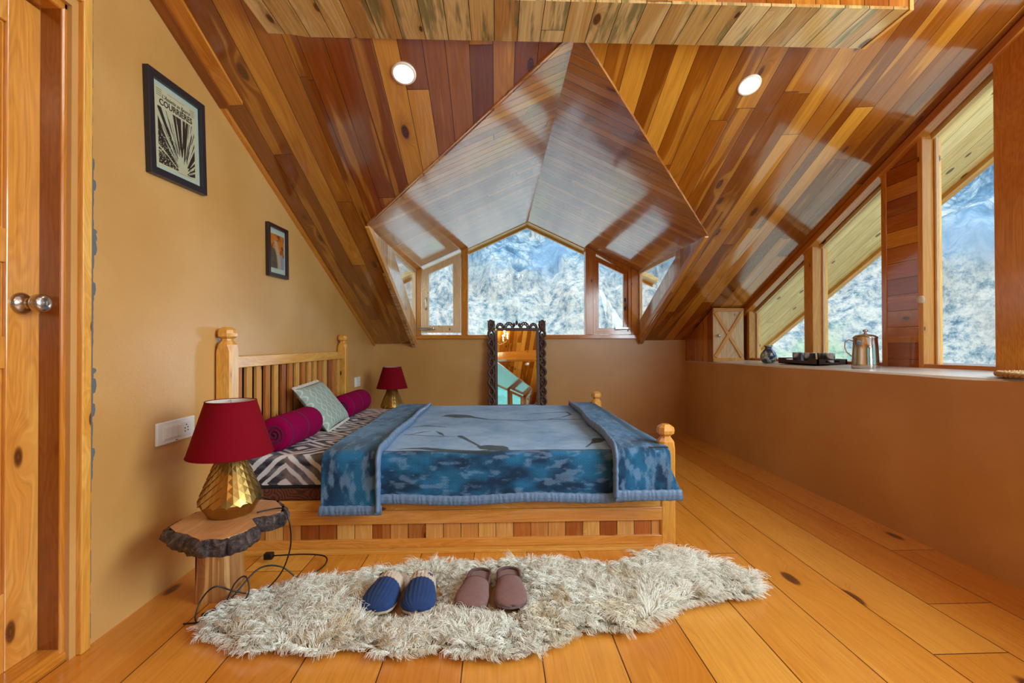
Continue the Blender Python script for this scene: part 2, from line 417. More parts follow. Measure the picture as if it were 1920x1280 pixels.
# eave outside the side windows
b = MB(); xs = (XW+.06, XE)
for (ya, yb) in ((-D, 0), (0, D+.6)):
    bot = [(xs[0], ya, cz(xs[0], ya)), (xs[1], ya, cz(xs[1], ya)), (xs[1], yb, cz(xs[1], yb)), (xs[0], yb, cz(xs[0], yb))]
    b.hexa(bot, [(x, y, z+TH) for x, y, z in bot])
S(b.build('roof_overhang', M['soffit'], grain=(0, 1, -.48)))
b = MB()
for (ya, yb) in ((-D, 0), (0, D+.6)):
    bot = [(XE-.03, ya, cz(XE, ya)-.035), (XE+.02, ya, cz(XE, ya)-.035), (XE+.02, yb, cz(XE, yb)-.035), (XE-.03, yb, cz(XE, yb)-.035)]
    b.hexa(bot, [(x, y, z+.1) for x, y, z in bot])
S(b.build('roof_edge_board', M['pine'], grain=(0, 1, -.48)))

def dormer(sy):
    yo = 5.14
    for (xa, za, ya, xb, zb, yb) in ((DX0, DE, yv0, DXR, DR, yvr), (DXR, DR, yvr, DX1, DE, yv1)):
        b = MB(); bot = [(xa, sy*(ya-.03), za), (xb, sy*(yb-.03), zb), (xb, sy*yo, zb), (xa, sy*yo, za)]
        b.hexa(bot, [(x, y, z+TH) for x, y, z in bot])
        S(b.build('ceiling', M['dorm'], grain=(xb-xa, 0, zb-za)))
    # outside continuation of the dormer roof
    b = MB()
    for (xa, za, xb, zb) in ((DX0-.25, DE-.115, DXR, DR), (DXR, DR, DX1+.25, DE-.115)):
        bot = [(xa, sy*yo, za), (xb, sy*yo, zb), (xb, sy*(yo+.2), zb), (xa, sy*(yo+.2), za)]
        b.hexa(bot, [(x, y, z+TH) for x, y, z in bot])
    S(b.build('roof_overhang', M['soffit'], grain=(1, 0, .3)))
    b = MB()
    for (xa, za, xb, zb) in ((DX0-.25, DE-.115, DXR, DR), (DXR, DR, DX1+.25, DE-.115)):
        bot = [(xa, sy*(yo+.18), za-.03), (xb, sy*(yo+.18), zb-.03), (xb, sy*(yo+.215), zb-.03), (xa, sy*(yo+.215), za-.03)]
        b.hexa(bot, [(x, y, z+.1) for x, y, z in bot])
    S(b.build('roof_edge_board', M['pine'], grain=(1, 0, .3)))
    # cheeks: plank triangle below with the triangular pane above it
    for X, yv, ins, gy in ((DX0, yv0, -1, 4.02), (DX1, yv1, 1, 4.0)):
        gz = 1.775
        yb, zb = 5.05, 1.245
        mp = lambda u, v, d: (X+ins*d, sy*u, v)
        out = [(yv, DE), (gy-.03, DE), (gy-.03, DE), (5.14, DE), (5.14, 1.02), (5.06, cz(X, 5.06)-.0)]
        # strip above the glass line, solid part between valley and glass diagonal
        b = MB()
        b.prism([(yv, DE+.02), (gy, DE+.02), (gy, gz), (yb, zb), (5.06, cz(X, D)-.01), (5.06, cz(X, D)-.04)], mp, 0, .04)
        S(b.build('wall_dormer', M['cheek'], grain=(0, 0, 1)))
        b = MB(); b.prism([(gy, DE+.02), (5.14, DE+.02), (5.14, DE-.012), (gy, DE-.012)], mp, 0, .04)
        b.prism([(5.06, 1.0), (5.14, 1.0), (5.14, DE-.01), (5.06, DE-.01)], mp, 0, .04)
        b.build('trim_3', M['palefr'], grain=(0, 1, 0)); S(bpy.context.scene.collection.objects[-1])
        w = thing('window_4' if X < 0 else 'window_5', (X, sy*4.7, 1.3), kind='structure')
        MB().prism([(gy, DE-.012), (5.06, DE-.012), (5.06, zb), (gy, gz-.01)], mp, .03, .036).build('glass', M['glass'], w)
        o0 = [(gy, DE-.012), (5.06, DE-.012), (5.06, zb), (gy+.0, gz)]
        o1 = [(gy+.03, DE-.03), (5.045, DE-.03), (5.045, zb+.03), (gy+.03, gz+.002)]
        MB().ring(o0, o1, mp, .005, .03).build('glazing_bead', M['palefr'], w, grain=(0, 1, 0))
    # front of the dormer
    Y = 5.08; mp = lambda u, v, d: (u, sy*(Y+d), v)
    zr = lambda x: DR-(DR-DE)*abs(x-DXR)/(DX1-DXR if x > DXR else DXR-DX0)
    SZ = 1.135
    w1 = thing('window_1', (DXR, sy*Y, 1.1), kind='structure')
    f = MB()
    f.prism([(DX0, 1.065), (DX1, 1.065), (DX1, SZ-.025), (DX0, SZ-.025)], mp, -.03, .10)
    f.build('window_sill', M['frame'], w1, grain=(1, 0, 0), bevel=.004)
    for a, c in ((-.887, -.828), (-.392, -.316), (1.0, 1.086), (1.52, 1.6)):
        MB().prism([(a, SZ-.025), (c, SZ-.025), (c, zr(c)), (a, zr(a))], mp, -.01, .09).build('post', M['frame'], w1, grain=(0, 0, 1), bevel=.003)
    for a, c in ((-.316, DXR), (DXR, 1.0)):
        MB().prism([(a, zr(a)-.008), (c, zr(c)-.008), (c, zr(c)+.02), (a, zr(a)+.02)], mp, .085, .115).build('header', M['palefr'], w1, grain=(1, 0, .4))
    MB().prism([(-.316, SZ-.025), (1.0, SZ-.025), (1.0, zr(1.0)-.004), (DXR, zr(DXR)-.004), (-.316, zr(-.316)-.004)], mp, .1, .105).build('glass', M['glass'], w1)
    # casements
    for nm, a, c, mat, dep in (('window_2', -.824, -.396, M['palefr'], -.012), ('window_3', 1.09, 1.516, M['frame'] if sy > 0 else M['palefr'], .02 if sy > 0 else -.012)):
        w = thing(nm, ((a+c)/2, sy*Y, SZ), kind='structure')
        tp = [zr(a)-.03, zr(c)-.03]; inset = .075 if mat is M['palefr'] else .035
        if mat is M['frame']:
            MB().ring([(a-.004, SZ-.02), (c+.004, SZ-.02), (c+.004, tp[1]+.03), (a-.004, tp[0]+.03)], [(a+.03, SZ+.012), (c-.03, SZ+.012), (c-.03, tp[1]-.012), (a+.03, tp[0]-.012)], mp, 0, .06).build('casing', M['frame'], w, grain=(0, 0, 1), bevel=.003)
            a, c = a+.03, c-.03; tp = [zr(a)-.05, zr(c)-.05]
        o4 = [(a, SZ), (c, SZ), (c, tp[1]), (a, tp[0])]
        b4, t4 = (.08, .075) if mat is M['palefr'] else (.05, .055)
        sl = (tp[1]-tp[0])/(c-a)
        i4 = [(a+inset, SZ+b4), (c-inset-.012, SZ+b4), (c-inset-.012, tp[1]-sl*(inset+.012)-t4), (a+inset, tp[0]+sl*inset-t4)]
        MB().ring(o4, i4, mp, dep, dep+.045).build('sash', mat, w, grain=(0, 0, 1), bevel=.003)
        MB().prism(i4, mp, dep+.02, dep+.025).build('glass', M['glass'], w)
        hx = a+.045 if mat is M['palefr'] else c-.03
        h = MB(); h.tube([mp(hx, 1.50, dep-.004), mp(hx, 1.50, dep-.03), mp(hx, 1.455, dep-.036), mp(hx, 1.41, dep-.03), mp(hx, 1.41, dep-.004)], .006, 8)
        h.prism([(hx-.01, 1.385), (hx+.01, 1.385), (hx+.01, 1.425), (hx-.01, 1.425)], mp, dep-.006, dep); h.prism([(hx-.01, 1.485), (hx+.01, 1.485), (hx+.01, 1.525), (hx-.01, 1.525)], mp, dep-.006, dep)
        h.build('handle', M['steel'] if mat is M['palefr'] else M['black'], w, smooth=False)
        s0 = a-.02 if mat is M['palefr'] else c-.15
        MB().prism([(s0, SZ+.038), (s0+.15, SZ+.038), (s0+.15, SZ+.058), (s0, SZ+.058)], mp, dep-.025, dep-.004).tube([mp(s0, SZ+.03, dep-.03), mp(s0+.17, SZ+.036, dep-.034)], .005, 6).build('stay', M['steel'], w, bevel=.002)
dormer(1); dormer(-1)

# back wall, knee wall under the dormer
b = MB()
zt = cz(XL, D)
b.prism([(XL-.1, 0), (XR+.5, 0), (XR+.5, cz(XR+.5, D)), (DX1, cz(DX1, D)), (DX1, 1.07), (DX0, 1.07), (DX0, cz(DX0, D)), (XL-.1, cz(XL, D))], lambda u, v, d: (u, D+d, v), 0, .12)
S(b.build('wall_back', M['plaster']))
b = MB(); b.prism([(XL-.1, 0), (XR+.5, 0), (XR+.5, cz(XR+.5, D)), (DX1, cz(DX1, D)), (DX1, 1.07), (DX0, 1.07), (DX0, cz(DX0, D)), (XL-.1, cz(XL, D))], lambda u, v, d: (u, -D-d, v), 0, .12)
S(b.build('wall_rear', M['plaster']))
# left wall with the door opening
OY0, OY1, OZ = .48, 1.50, 2.09
b = MB(); mpL = lambda u, v, d: (XL-d, u, v)
b.prism([(OY1, 0), (D, 0), (D, cz(XL, D)+.02), (OY1, cz(XL, OY1)+.02)], mpL, 0, .12)
b.prism([(OY0, OZ), (OY1, OZ), (OY1, cz(XL, OY1)+.02), (OY0, cz(XL, OY0)+.02)], mpL, 0, .12)
b.prism([(-D, 0), (OY0, 0), (OY0, cz(XL, OY0)+.02), (0, cz(XL, 0)+.02), (-D, cz(XL, D)+.02)], mpL, 0, .12)
S(b.build('wall_left', M['plaster']))
# right wall: low plaster wall with a deep ledge
b = MB(); n = 40
ys = [D+.02-(D+.02+D)*i/n for i in range(n+1)]
P0 = []; P1 = []
for i, y in enumerate(ys):
    wv = .004*math.sin(y*5.1)+.003*math.sin(y*11+1)
    P0.append((XR+wv, y, 0)); P1.append((XR+wv, y, sill(XR, max(y, 0))-.008+wv*.5))
R2 = [(p[0]+.012, p[1], sill(XR, max(p[1], 0))+.002) for p in P1]; R3 = [(XW+.14, y, sill(XW+.14, max(y, 0))) for y in ys]
b.grid([P0, [(p[0], p[1], .4) for p in P1], P1, R2, R3])
wr = S(b.build('wall_right', M['plaster'], smooth=False))
me = wr.data; me.materials.append(M['sillp'])
for p_ in me.polygons:
    if abs(p_.normal.z) > .5: p_.material_index = 1
# column between the side windows, and further ones behind the camera
def side_column(y0, y1, name='wall_right_column'):
    b = MB(); b.hexa([(XW, y0, sill(XW, y0)-.01), (XW+.12, y0, sill(XW, y0)-.01), (XW+.12, y1, sill(XW, y1)-.01), (XW, y1, sill(XW, y1)-.01)],
                     [(XW, y0, cz(XW, y0)), (XW+.12, y0, cz(XW, y0)), (XW+.12, y1, cz(XW, y1)), (XW, y1, cz(XW, y1))])
    return S(b.build(name, M['redpl'], grain=(0, 1, 0)))
side_column(2.61, 2.826)
b = MB(); b.hexa([(XW, 4.455, .82), (XW+.12, 4.455, .82), (XW+.12, D, .8), (XW, D, .8)], [(XW, 4.455, cz(XW, 4.455)), (XW+.12, 4.455, cz(XW, 4.455)), (XW+.12, D, cz(XW, D)), (XW, D, cz(XW, D))])
S(b.build('wall_right_column', M['redpl'], grain=(0, 0, 1)))
b = MB(); b.hexa([(XW, -D, .84), (XW+.12, -D, .84), (XW+.12, -2.6, .84), (XW, -2.6, .84)], [(XW, -D, cz(XW, D)), (XW+.12, -D, cz(XW, D)), (XW+.12, -2.6, cz(XW, 2.6)), (XW, -2.6, cz(XW, 2.6))])
S(b.build('wall_right_column', M['redpl'], grain=(0, 1, 0)))
side_column(-.5, -.35)
# head board under the slope along the side windows
for (ya, yb) in ((0, 4.5), (0, -2.6)):
    b = MB(); h0 = [(XW-.035, ya, cz(XW, ya)-.055), (XW+.03, ya, cz(XW, ya)-.055), (XW+.03, yb, cz(XW, yb)-.055), (XW-.035, yb, cz(XW, yb)-.055)]
    b.hexa(h0, [(x, y, z+.054) for x, y, z in h0]); S(b.build('trim_1', M['dark'] if ya == 1 else M['frame'], grain=(0, 1, -.48), bevel=.003))

def side_window(nm, y0, y1, mull=None, j0=.05, j1=.05):
    """y0 near, y1 far; jambs, bottom rail, glass"""
    w = thing(nm, (XW, (y0+y1)/2, sill(XW, max(y0, 0))), kind='structure')
    XG = XW+.085
    def upr(a, c, name, mat, x0=XW-.004, x1=XG+.03):
        zb = sill(XW, max(a, 0))-.002
        q0 = [(x0, a, zb), (x1, a, zb), (x1, c, zb), (x0, c, zb)]; q1 = [(x, y, cz(x, y)-.02) for x, y, _ in q0]
        return MB().hexa(q0, q1).build(name, mat, w, grain=(0, 0, 1), bevel=.003)
    upr(y1-j1*.8, y1, 'jamb', M['pine']); upr(y0, y0+j0*.8, 'jamb', M['frame'])
    if mull: upr(mull[0], mull[1], 'mullion', M['pine'] if nm == 'window_6' else M['frame'], XW-.01)
    z0, z1 = sill(XW, max(y0, 0)), sill(XW, max(y1, 0))
    MB().hexa([(XW+.0, y0, z0-.005), (XG+.03, y0, z0-.005), (XG+.03, y1, z1-.005), (XW+.0, y1, z1-.005)],
              [(XW+.0, y0, z0+.022), (XG+.03, y0, z0+.03), (XG+.03, y1, z1+.03), (XW+.0, y1, z1+.022)]).build('bottom_rail', M['frame'], w, grain=(0, 1, 0), bevel=.003)
    a, c = y0, y1
    if a*c < 0: pass
    MB().hexa([(XG, a, z0), (XG+.005, a, z0), (XG+.005, c, z1), (XG, c, z1)], [(XG, a, cz(XG, a)-.01), (XG+.005, a, cz(XG, a)-.01), (XG+.005, c, cz(XG, c)-.01), (XG, c, cz(XG, c)-.01)]).build('glass', M['glass'], w)
    hh = [(XG-.03, a, cz(XG, a)-.075), (XG+.03, a, cz(XG, a)-.075), (XG+.03, c, cz(XG, c)-.075), (XG-.03, c, cz(XG, c)-.075)]
    MB().hexa(hh, [(x, y, z+.07) for x, y, z in hh]).build('header', M['soffit'], w, grain=(0, 1, -.48))
    # thin pale glazing beads beside the panes
    for yy in ([y1-j1*.8-.016] + ([mull[0]-.012] if mull else [])):
        upr(yy, yy+.014, 'glazing_bead', M['palefr'], XG-.02, XG+.0)
    return w
w6 = side_window('window_6', 2.826, 4.455, (3.50, 3.60))
w7 = side_window('window_7', .0, 2.61, (2.02, 2.19), j1=.04)
w8 = side_window('window_8', -2.6, -.5)
MB().lathe([(0, 0), (.02, 0), (.02, .012), (.006, .014), (0, .02)], 16, (0, 0, 0)).build('tmp', M['steel'])
bpy.data.objects.remove(bpy.data.objects['tmp'])
h = MB(); h.lathe([(.024, 0), (.024, -.004), (.02, -.012), (.0, -.014)], 20, (XW-.004, 2.59, 1.26), axis='x'); h.build('cable_hole_cover', M['shadein'], w7, smooth=True)

# box beam below the ridge
BX0, BX1, BY0, BY1, BZ = -.98, 1.66, 1.76, 2.0, 2.34
b = MB(); b.box(BX0, BX1, BY0, BY1, BZ, BZ+.012); S(b.build('trim_2', M['beam'], grain=(0, 1, 0)))
b = MB(); b.hexa([(BX0, BY0, BZ+.012), (BX1, BY0, BZ+.012), (BX1, BY1+.01, BZ+.012), (BX0, BY1+.01, BZ+.012)], [(BX0, BY0, cz(BX0, BY0)+.01), (BX1, BY0, cz(BX1, BY0)+.01), (BX1, BY1+.01, cz(BX1, BY1)+.01), (BX0, BY1+.01, cz(BX0, BY1)+.01)])
S(b.build('trim_2', M['redpl'], grain=(0, 0, 1)))
MB().box(BX1-.004, BX1+.012, BY0-.004, BY1, BZ-.004, BZ+.2).build('trim_2', M['pine'], grain=(0, 1, 0)); S(COL.objects[-1])
MB().box(BX0, BX1, -BY1, -BY0, BZ, BZ+.3).build('trim_2', M['frame'], grain=(1, 0, 0)); S(COL.objects[-1])
# boards along the joint of left wall and slope
def edge_board(ya, yb, wdt, th, mat):
    q = [(XL, ya, cz(XL, ya)-th), (XL+wdt, ya, cz(XL+wdt, ya)-th), (XL+wdt, yb, cz(XL+wdt, yb)-th), (XL, yb, cz(XL, yb)-th)]
    S(MB().hexa(q, [(x, y, z+th+.004) for x, y, z in q]).build('trim_4', mat, grain=(0, 1, -.42), bevel=.002))
edge_board(0, 2.28, .05, .022, M['dark']); edge_board(0, 2.275, .115, .012, M['frame']); edge_board(2.28, D, .022, .02, M['frame'])
# narrow lips where the dormer opening meets the slope
for X, s in ((DX0, -1), (DX1, 1)):
    yv = yv0 if s < 0 else yv1
    q = [(X-s*.006, yv, cz(X, yv)-.01), (X+s*.02, yv, cz(X, yv)-.01), (X+s*.02, D, cz(X, D)-.01), (X-s*.006, D, cz(X, D)-.01)]
    S(MB().hexa(q, [(x, y, z+.06) for x, y, z in q]).build('trim_5', M['pine'], grain=(0, 1, -.42)))

# door
dr = thing('door_1', (XL-.08, .95, 0), kind='structure')
XD = -1.44
b = MB(); ya, yb = .55, 1.484
b.box(XD-.045, XD-.012, ya, yb, .045, 2.06)
leafb = b
stiles = MB(); mpD = lambda u, v, d: (XD+d, u, v)
leafb.box(XD-.012, XD, yb-.098, yb, .045, 2.06); leafb.box(XD-.012, XD, ya, ya+.098, .045, 2.06)
for z0, z1 in ((.045, .276), (.933, 1.028), (1.245, 1.345), (1.955, 2.06)): leafb.box(XD-.012, XD, ya+.098, yb-.098, z0, z1)
leafb.build('door_leaf', M['door'], dr, grain=(0, 0, 1), bevel=.003)
for z0, z1 in ((.276, .933), (1.028, 1.245), (1.345, 1.955)):
    for y0, y1 in ((ya+.098, (ya+yb)/2-.05), ((ya+yb)/2+.05, yb-.098)):
        pb = MB(); o4 = [(y0, z0), (y1, z0), (y1, z1), (y0, z1)]; i4 = [(y0+.03, z0+.03), (y1-.03, z0+.03), (y1-.03, z1-.03), (y0+.03, z1-.03)]
        pb.hexa([mpD(*q, -.014) for q in o4], [mpD(*q, -.001) for q in i4]); pb.build('door_panel', M['frame'], dr, grain=(0, 0, 1), bevel=.004)
kb = MB(); kb.lathe([(0, -.001), (.033, 0), (.033, .004), (.026, .012), (.016, .016), (.014, .03), (.017, .034), (.026, .044), (.029, .056), (.027, .068), (.018, .074), (.0, .075)], 32, (XD, 1.428, 1.128), axis='x')
kn = kb.build('door_knob', M['steel'], dr, smooth=True)
kk = MB(); kk.lathe([(.008, .075), (.008, .077), (0, .077)], 16, (XD, 1.428, 1.128), axis='x'); kk.box(XD+.077, XD+.078, 1.4265, 1.4295, 1.1225, 1.1335); kk.build('keyhole', M['steel'], kn)
fr_ = MB()
fr_.box(-1.53, -1.375, 1.484, 1.535, .0, 2.11); fr_.box(-1.53, -1.375, .50, .55, .0, 2.11); fr_.box(-1.53, -1.375, .5, 1.535, 2.068, 2.11)
fr_.build('door_frame', M['frame'], dr, grain=(0, 0, 1), bevel=.008)
MB().box(-1.53, -1.378, .55, 1.5, 0, .045).box(-1.44, -1.37, .5, 1.52, 0, .03).build('threshold', M['frame'], dr, grain=(0, 1, 0), bevel=.008)
MB().box(-1.44, -1.3795, 1.4835, 1.4845, .045, 2.068).build('jamb_lining', M['dark'], dr, grain=(0, 0, 1))
ab = MB(); ab.box(-1.39, -1.342, 1.522, 1.557, 0, 2.16); ab.box(-1.39, -1.342, .45, 1.522, 2.12, 2.16)
ab.build('architrave', M['pine'], dr, grain=(0, 0, 1), bevel=.004)
# exposed mortar beside the door frame
pts = [(1.556, .02)]; zz = .02
while zz < 2.2:
    mid = .55 < zz < 1.62; w_ = (random.choice([.002, .004, .006, .013, .017]) if mid else random.uniform(-.004, -.001))
    h = random.uniform(.012, .05)
    pts += [(1.577+w_*.7, zz+.002), (1.577+w_, zz+h*.5), (1.577+w_*.8, zz+h-.002)]; zz += h
pts.append((1.556, zz)); b = MB()
for q0, q1 in zip(pts[1:-1], pts[2:-1]): b.hexa([(XL-.004, 1.556, q0[1]), (XL+.0015, 1.556, q0[1]), (XL+.0015, q0[0], q0[1]), (XL-.004, q0[0], q0[1])], [(XL-.004, 1.556, q1[1]), (XL+.0015, 1.556, q1[1]), (XL+.0015, q1[0], q1[1]), (XL-.004, q1[0], q1[1])])
S(b.build('mortar_joint', M['cementm']))

# ------------------------------------------------------------------ terrain outside
def terrain():
    nth, ns = 520, 190
    th = np.radians(np.linspace(-60, 299, nth)); s = np.linspace(0, 1, ns)
    T, Sg = np.meshgrid(th, s, indexing='ij')
    r = 14+70*Sg**1.1
    base = -3.2+ (r-14)*.13 + np.where(Sg > .34, (Sg-.34)*70*1.15, 0)
    back = np.clip((np.cos(T+.0)*-1+.25)*2.5, 0, 1); base = base*(1-back)+(-3.2+(r-14)*.30)*back
    x = np.sin(T)*r; y = np.cos(T)*r
    nz = fbm(x*.06+50, y*.06+50, 5, 3)-.5; n2 = fbm(x*.35+50, y*.35+base*.2+50, 5, 9)-.5
    cl = np.clip((Sg-.3)*5, 0, 1)
    z = base+nz*6*np.clip(Sg*3, 0, 1)+n2*(1.3+3.4*cl)
    rr = r+cl*(fbm(T*18+9, z*.16+9, 5, 21)-.5)*10
    x = np.sin(T)*rr; y = np.cos(T)*rr
    v = np.stack([x, y, z], -1).reshape(-1, 3)
    I = np.arange(nth*ns).reshape(nth, ns)
    f = np.stack([I[:-1, :-1], I[1:, :-1], I[1:, 1:], I[:-1, 1:]], -1).reshape(-1, 4)
    me = bpy.data.meshes.new('mountainside'); me.from_pydata(v.tolist(), [], f.tolist()); me.polygons.foreach_set('use_smooth', [True]*len(me.polygons))
    m, k, p = newmat('rock_and_dry_grass')
    tc = k.add('ShaderNodeTexCoord').outputs['Object']; sp = k.add('ShaderNodeSeparateXYZ'); k.l.new(tc, sp.inputs[0])
    st = k.add('ShaderNodeMapping'); k.l.new(tc, st.inputs[0]); st.inputs['Scale'].default_value = (1, 1, .45)
    a = k.noise(st.outputs[0], .45, 12, .76, 0); bb = k.noise(tc, 1.4, 10, .82); c = k.noise(st.outputs[0], .07, 4, .6, 1)
    vc = k.add('ShaderNodeTexVoronoi', feature='DISTANCE_TO_EDGE'); vc.inputs['Scale'].default_value = .9
    wv = k.add('ShaderNodeVectorMath', operation='ADD'); k.l.new(st.outputs[0], wv.inputs[0]); k.l.new(k.noise(tc, .7, 4, .6, 0, 1), wv.inputs[1]); k.l.new(wv.outputs[0], vc.inputs['Vector'])
    crack = k.step(vc.outputs['Distance'], .10, .0)
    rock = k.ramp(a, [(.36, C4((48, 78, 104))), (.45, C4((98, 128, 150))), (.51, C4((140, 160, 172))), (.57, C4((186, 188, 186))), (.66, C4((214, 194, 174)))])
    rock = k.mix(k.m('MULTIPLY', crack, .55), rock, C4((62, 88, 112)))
    grass = k.ramp(bb, [(.38, C4((74, 100, 112))), (.46, C4((140, 150, 154))), (.52, C4((186, 178, 170))), (.62, C4((214, 200, 184)))])
    hm = k.step(k.m('ADD', sp.outputs[2], k.m('MULTIPLY', c, 14)), 12.5, 16.5)
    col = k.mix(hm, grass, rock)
    col = k.mix(k.m('MULTIPLY', k.step(c, .55, .66), .6), col, C4((214, 190, 172)))
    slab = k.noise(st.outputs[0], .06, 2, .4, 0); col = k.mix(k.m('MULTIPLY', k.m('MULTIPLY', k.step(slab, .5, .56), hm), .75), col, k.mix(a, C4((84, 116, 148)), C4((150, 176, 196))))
    gm = k.m('MULTIPLY', k.step(k.noise(tc, .16, 3), .54, .64), k.step(sp.outputs[2], 4, -1))
    col = k.mix(k.m('MULTIPLY', gm, .6), col, C4((140, 176, 120)))
    col = k.mix(k.m('MULTIPLY', k.step(sp.outputs[1], -6, -20), .75), col, C4((84, 168, 148)))
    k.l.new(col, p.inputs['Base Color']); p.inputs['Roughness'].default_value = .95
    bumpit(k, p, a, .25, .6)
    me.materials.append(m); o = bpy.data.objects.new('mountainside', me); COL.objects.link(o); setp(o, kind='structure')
terrain()
b = MB(); b.quad((-70, -80, -3.4), (80, -80, -3.4), (80, 20, -3.4), (-70, 20, -3.4))
mg = plain('valley_grass', (176, 172, 150), .95, bscale=.4, var=.5); S(b.build('ground', mg))

# ------------------------------------------------------------------ bed
bed = thing('bed', (-.25, 3.1, 0), 'pine double bed with slatted headboard and turned corner posts, headboard against the plaster wall', 'bed')
BYN, BYF = 2.235, 3.93
def post(x, y, zt, name='post'):
    h = .0375; b = MB()
    rings = []
    def sq(hh, z, ch=.0):
        c = hh*.5 if ch else hh*.2
        return [(x+a, y+bb, z) for a, bb in ((hh, -hh+c), (hh, hh-c), (hh-c, hh), (-hh+c, hh), (-hh, hh-c), (-hh, -hh+c), (-hh+c, -hh), (hh-c, -hh))]
    zs = [(h, 0), (h, zt-.12), (h, zt-.085), (h*.62, zt-.064), (h*.6, zt-.058), (h*1.0, zt-.046), (h*1.06, zt-.03), (h*.98, zt-.014), (h*.5, zt)]
    rg = [sq(hh, z, 0 if i < 2 else 1) for i, (hh, z) in enumerate(zs)]
    ids = [[b.vert(q) for q in r] for r in rg]
    for a, c in zip(ids, ids[1:]):
        for j in range(8): b.face((a[j], a[(j+1) % 8], c[(j+1) % 8], c[j]))
    b.face(ids[0][::-1]); b.face(ids[-1])
    return b.build(name, M['pine'], bed, grain=(0, 0, 1))
post(-1.318, BYN+.04, 1.088, 'head_post'); post(-1.318, BYF+.02, 1.09, 'head_post')
post(.852, BYN+.04, .598, 'foot_post'); post(.852, BYF-.06, .598, 'foot_post')
MB().box(-1.335, -1.3, BYN+.075, BYF-.01, .885, .945).build('headboard_rail', M['pine'], bed, grain=(0, 1, 0), bevel=.003)
MB().box(-1.35, -1.345, BYN+.05, BYF-.01, .3, .9).build('headboard_back', M['blackm'], bed)
for nm_, cs_ in (('slat_light', ((196, 128, 52), (206, 142, 64), (216, 160, 84))), ('slat_mid', ((166, 92, 34), (182, 106, 42), (200, 130, 60))), ('slat_dark', ((130, 66, 24), (146, 78, 30), (170, 100, 44)))):
    M[nm_] = wood(nm_, cs_, rough=.5, coat=.05, knots=.08, sap=.3, seed=31, kr=.4)
ns = 16
for i in range(ns):
    yc = BYN+.1+(BYF-.03-BYN-.1)*(i+.35)/ns
    MB().box(-1.33, -1.312, yc-.026, yc+.026, .35, .89).build('slat', M[('slat_mid', 'slat_light', 'slat_light', 'slat_mid', 'slat_light', 'slat_dark', 'slat_mid', 'slat_light')[i % 8]], bed, grain=(0, 0, 1), bevel=.002)
xf0, xf1 = -1.29, .822
MB().box(xf0, xf1, BYN+.01, BYN+.05, .193, .243).build('side_rail', M['pine'], bed, grain=(1, 0, 0), bevel=.002)
MB().box(xf0, xf1, BYN+.004, BYN+.05, .128, .193).build('side_rail', M['door'], bed, grain=(1, 0, 0), bevel=.002)
MB().box(xf0, xf1, BYN+.016, BYN+.03, .05, .13).build('side_panel', M['panelmix'], bed, grain=(0, 0, 1))
MB().box(xf0, xf1, BYN+.004, BYN+.05, .0, .054).build('bottom_rail', M['door'], bed, grain=(1, 0, 0), bevel=.002)
MB().box(xf0, xf1-.1, BYN-.035, BYN+.0, .0, .014).build('floor_batten', M['pine'], bed, grain=(1, 0, 0), bevel=.002)
MB().box(xf0, xf1, BYF-.05, BYF-.01, .0, .243).build('far_side_rail', M['pine'], bed, grain=(1, 0, 0), bevel=.002)
MB().box(.83, .87, BYN+.075, BYF-.1, .05, .243).build('foot_rail', M['pine'], bed, grain=(0, 1, 0), bevel=.002)
MB().box(-1.29, .82, BYN+.05, BYF-.05, .2, .242).build('bed_deck', M['pine'], bed, grain=(1, 0, 0))

# mattress with brown printed cover
m, k, p = newmat('brown_ring_print_ticking')
uvn = k.add('ShaderNodeTexCoord').outputs['Object']; mp_ = k.add('ShaderNodeMapping'); k.l.new(uvn, mp_.inputs[0]); mp_.inputs['Scale'].default_value = (1, 0, 1)
vo = k.add('ShaderNodeTexVoronoi'); k.l.new(mp_.outputs[0], vo.inputs['Vector']); vo.inputs['Scale'].default_value = 7
rg = k.m('MULTIPLY_ADD', k.m('SINE', k.m('MULTIPLY', vo.outputs['Distance'], 75)), .5, .5)
k.l.new(k.mix(rg, C4((112, 58, 34)), C4((66, 30, 18))), p.inputs['Base Color']); p.inputs['Roughness'].default_value = .8
mat_ = thing('mattress', (-.25, 3.1, .243), 'thick mattress in brown ring-printed ticking lying in the bed frame', 'mattress')
MB().box(-1.285, .815, BYN+.015, BYF-.055, .243, .307).build('lower_layer', m, mat_, bevel=.012)
MB().box(-1.285, .815, BYN+.012, BYF-.055, .305, .322).build('black_edging', M['blackm'], mat_, bevel=.006)
MB().box(-1.28, .81, BYN+.03, BYF-.06, .32, .455).build('upper_layer', M['shadein'], mat_, bevel=.03)

# patterned sheet
def sheet_col(u, v):
    """u along X, v along Y (or down the side)"""
    du = u+.012*(fbm(u*9+5, v*9+5, 3, 4)-.5)*3; dv = v+.012*(fbm(u*9+25, v*9+7, 3, 5)-.5)*3
    su, sv = .34, .30
    a = np.abs((du/su) % 1-.5); b_ = np.abs((dv/sv) % 1-.5); d = a+b_
    cellr = vnoise(np.floor(du/su)+.5, np.floor(dv/sv)+.5, 8)
    dark = ((d < .20) | ((d > .30) & (d < .44)) | ((d > .54) & (d < .64)) | ((d > .72) & (d < .88))).astype(float)
    br = fbm(u*14+3, v*30+2, 4, 12); tone = np.clip((br-.25)*1.6, 0, 1)
    dk = np.array(lin((38, 38, 48)))*(1-tone[..., None])+np.array(lin((128, 124, 128)))*tone[..., None]
    lt = np.array(lin((206, 204, 204)))*(1-.0*tone[..., None])
    tan = np.array(lin((170, 132, 112)))
    tm = np.clip((fbm(u*5+31, v*5+11, 2, 30)-.66)*8, 0, .7)[..., None]
    dk = dk*(1-tm)+tan*tm
    return lt*(1-dark[..., None])+dk*dark[..., None]
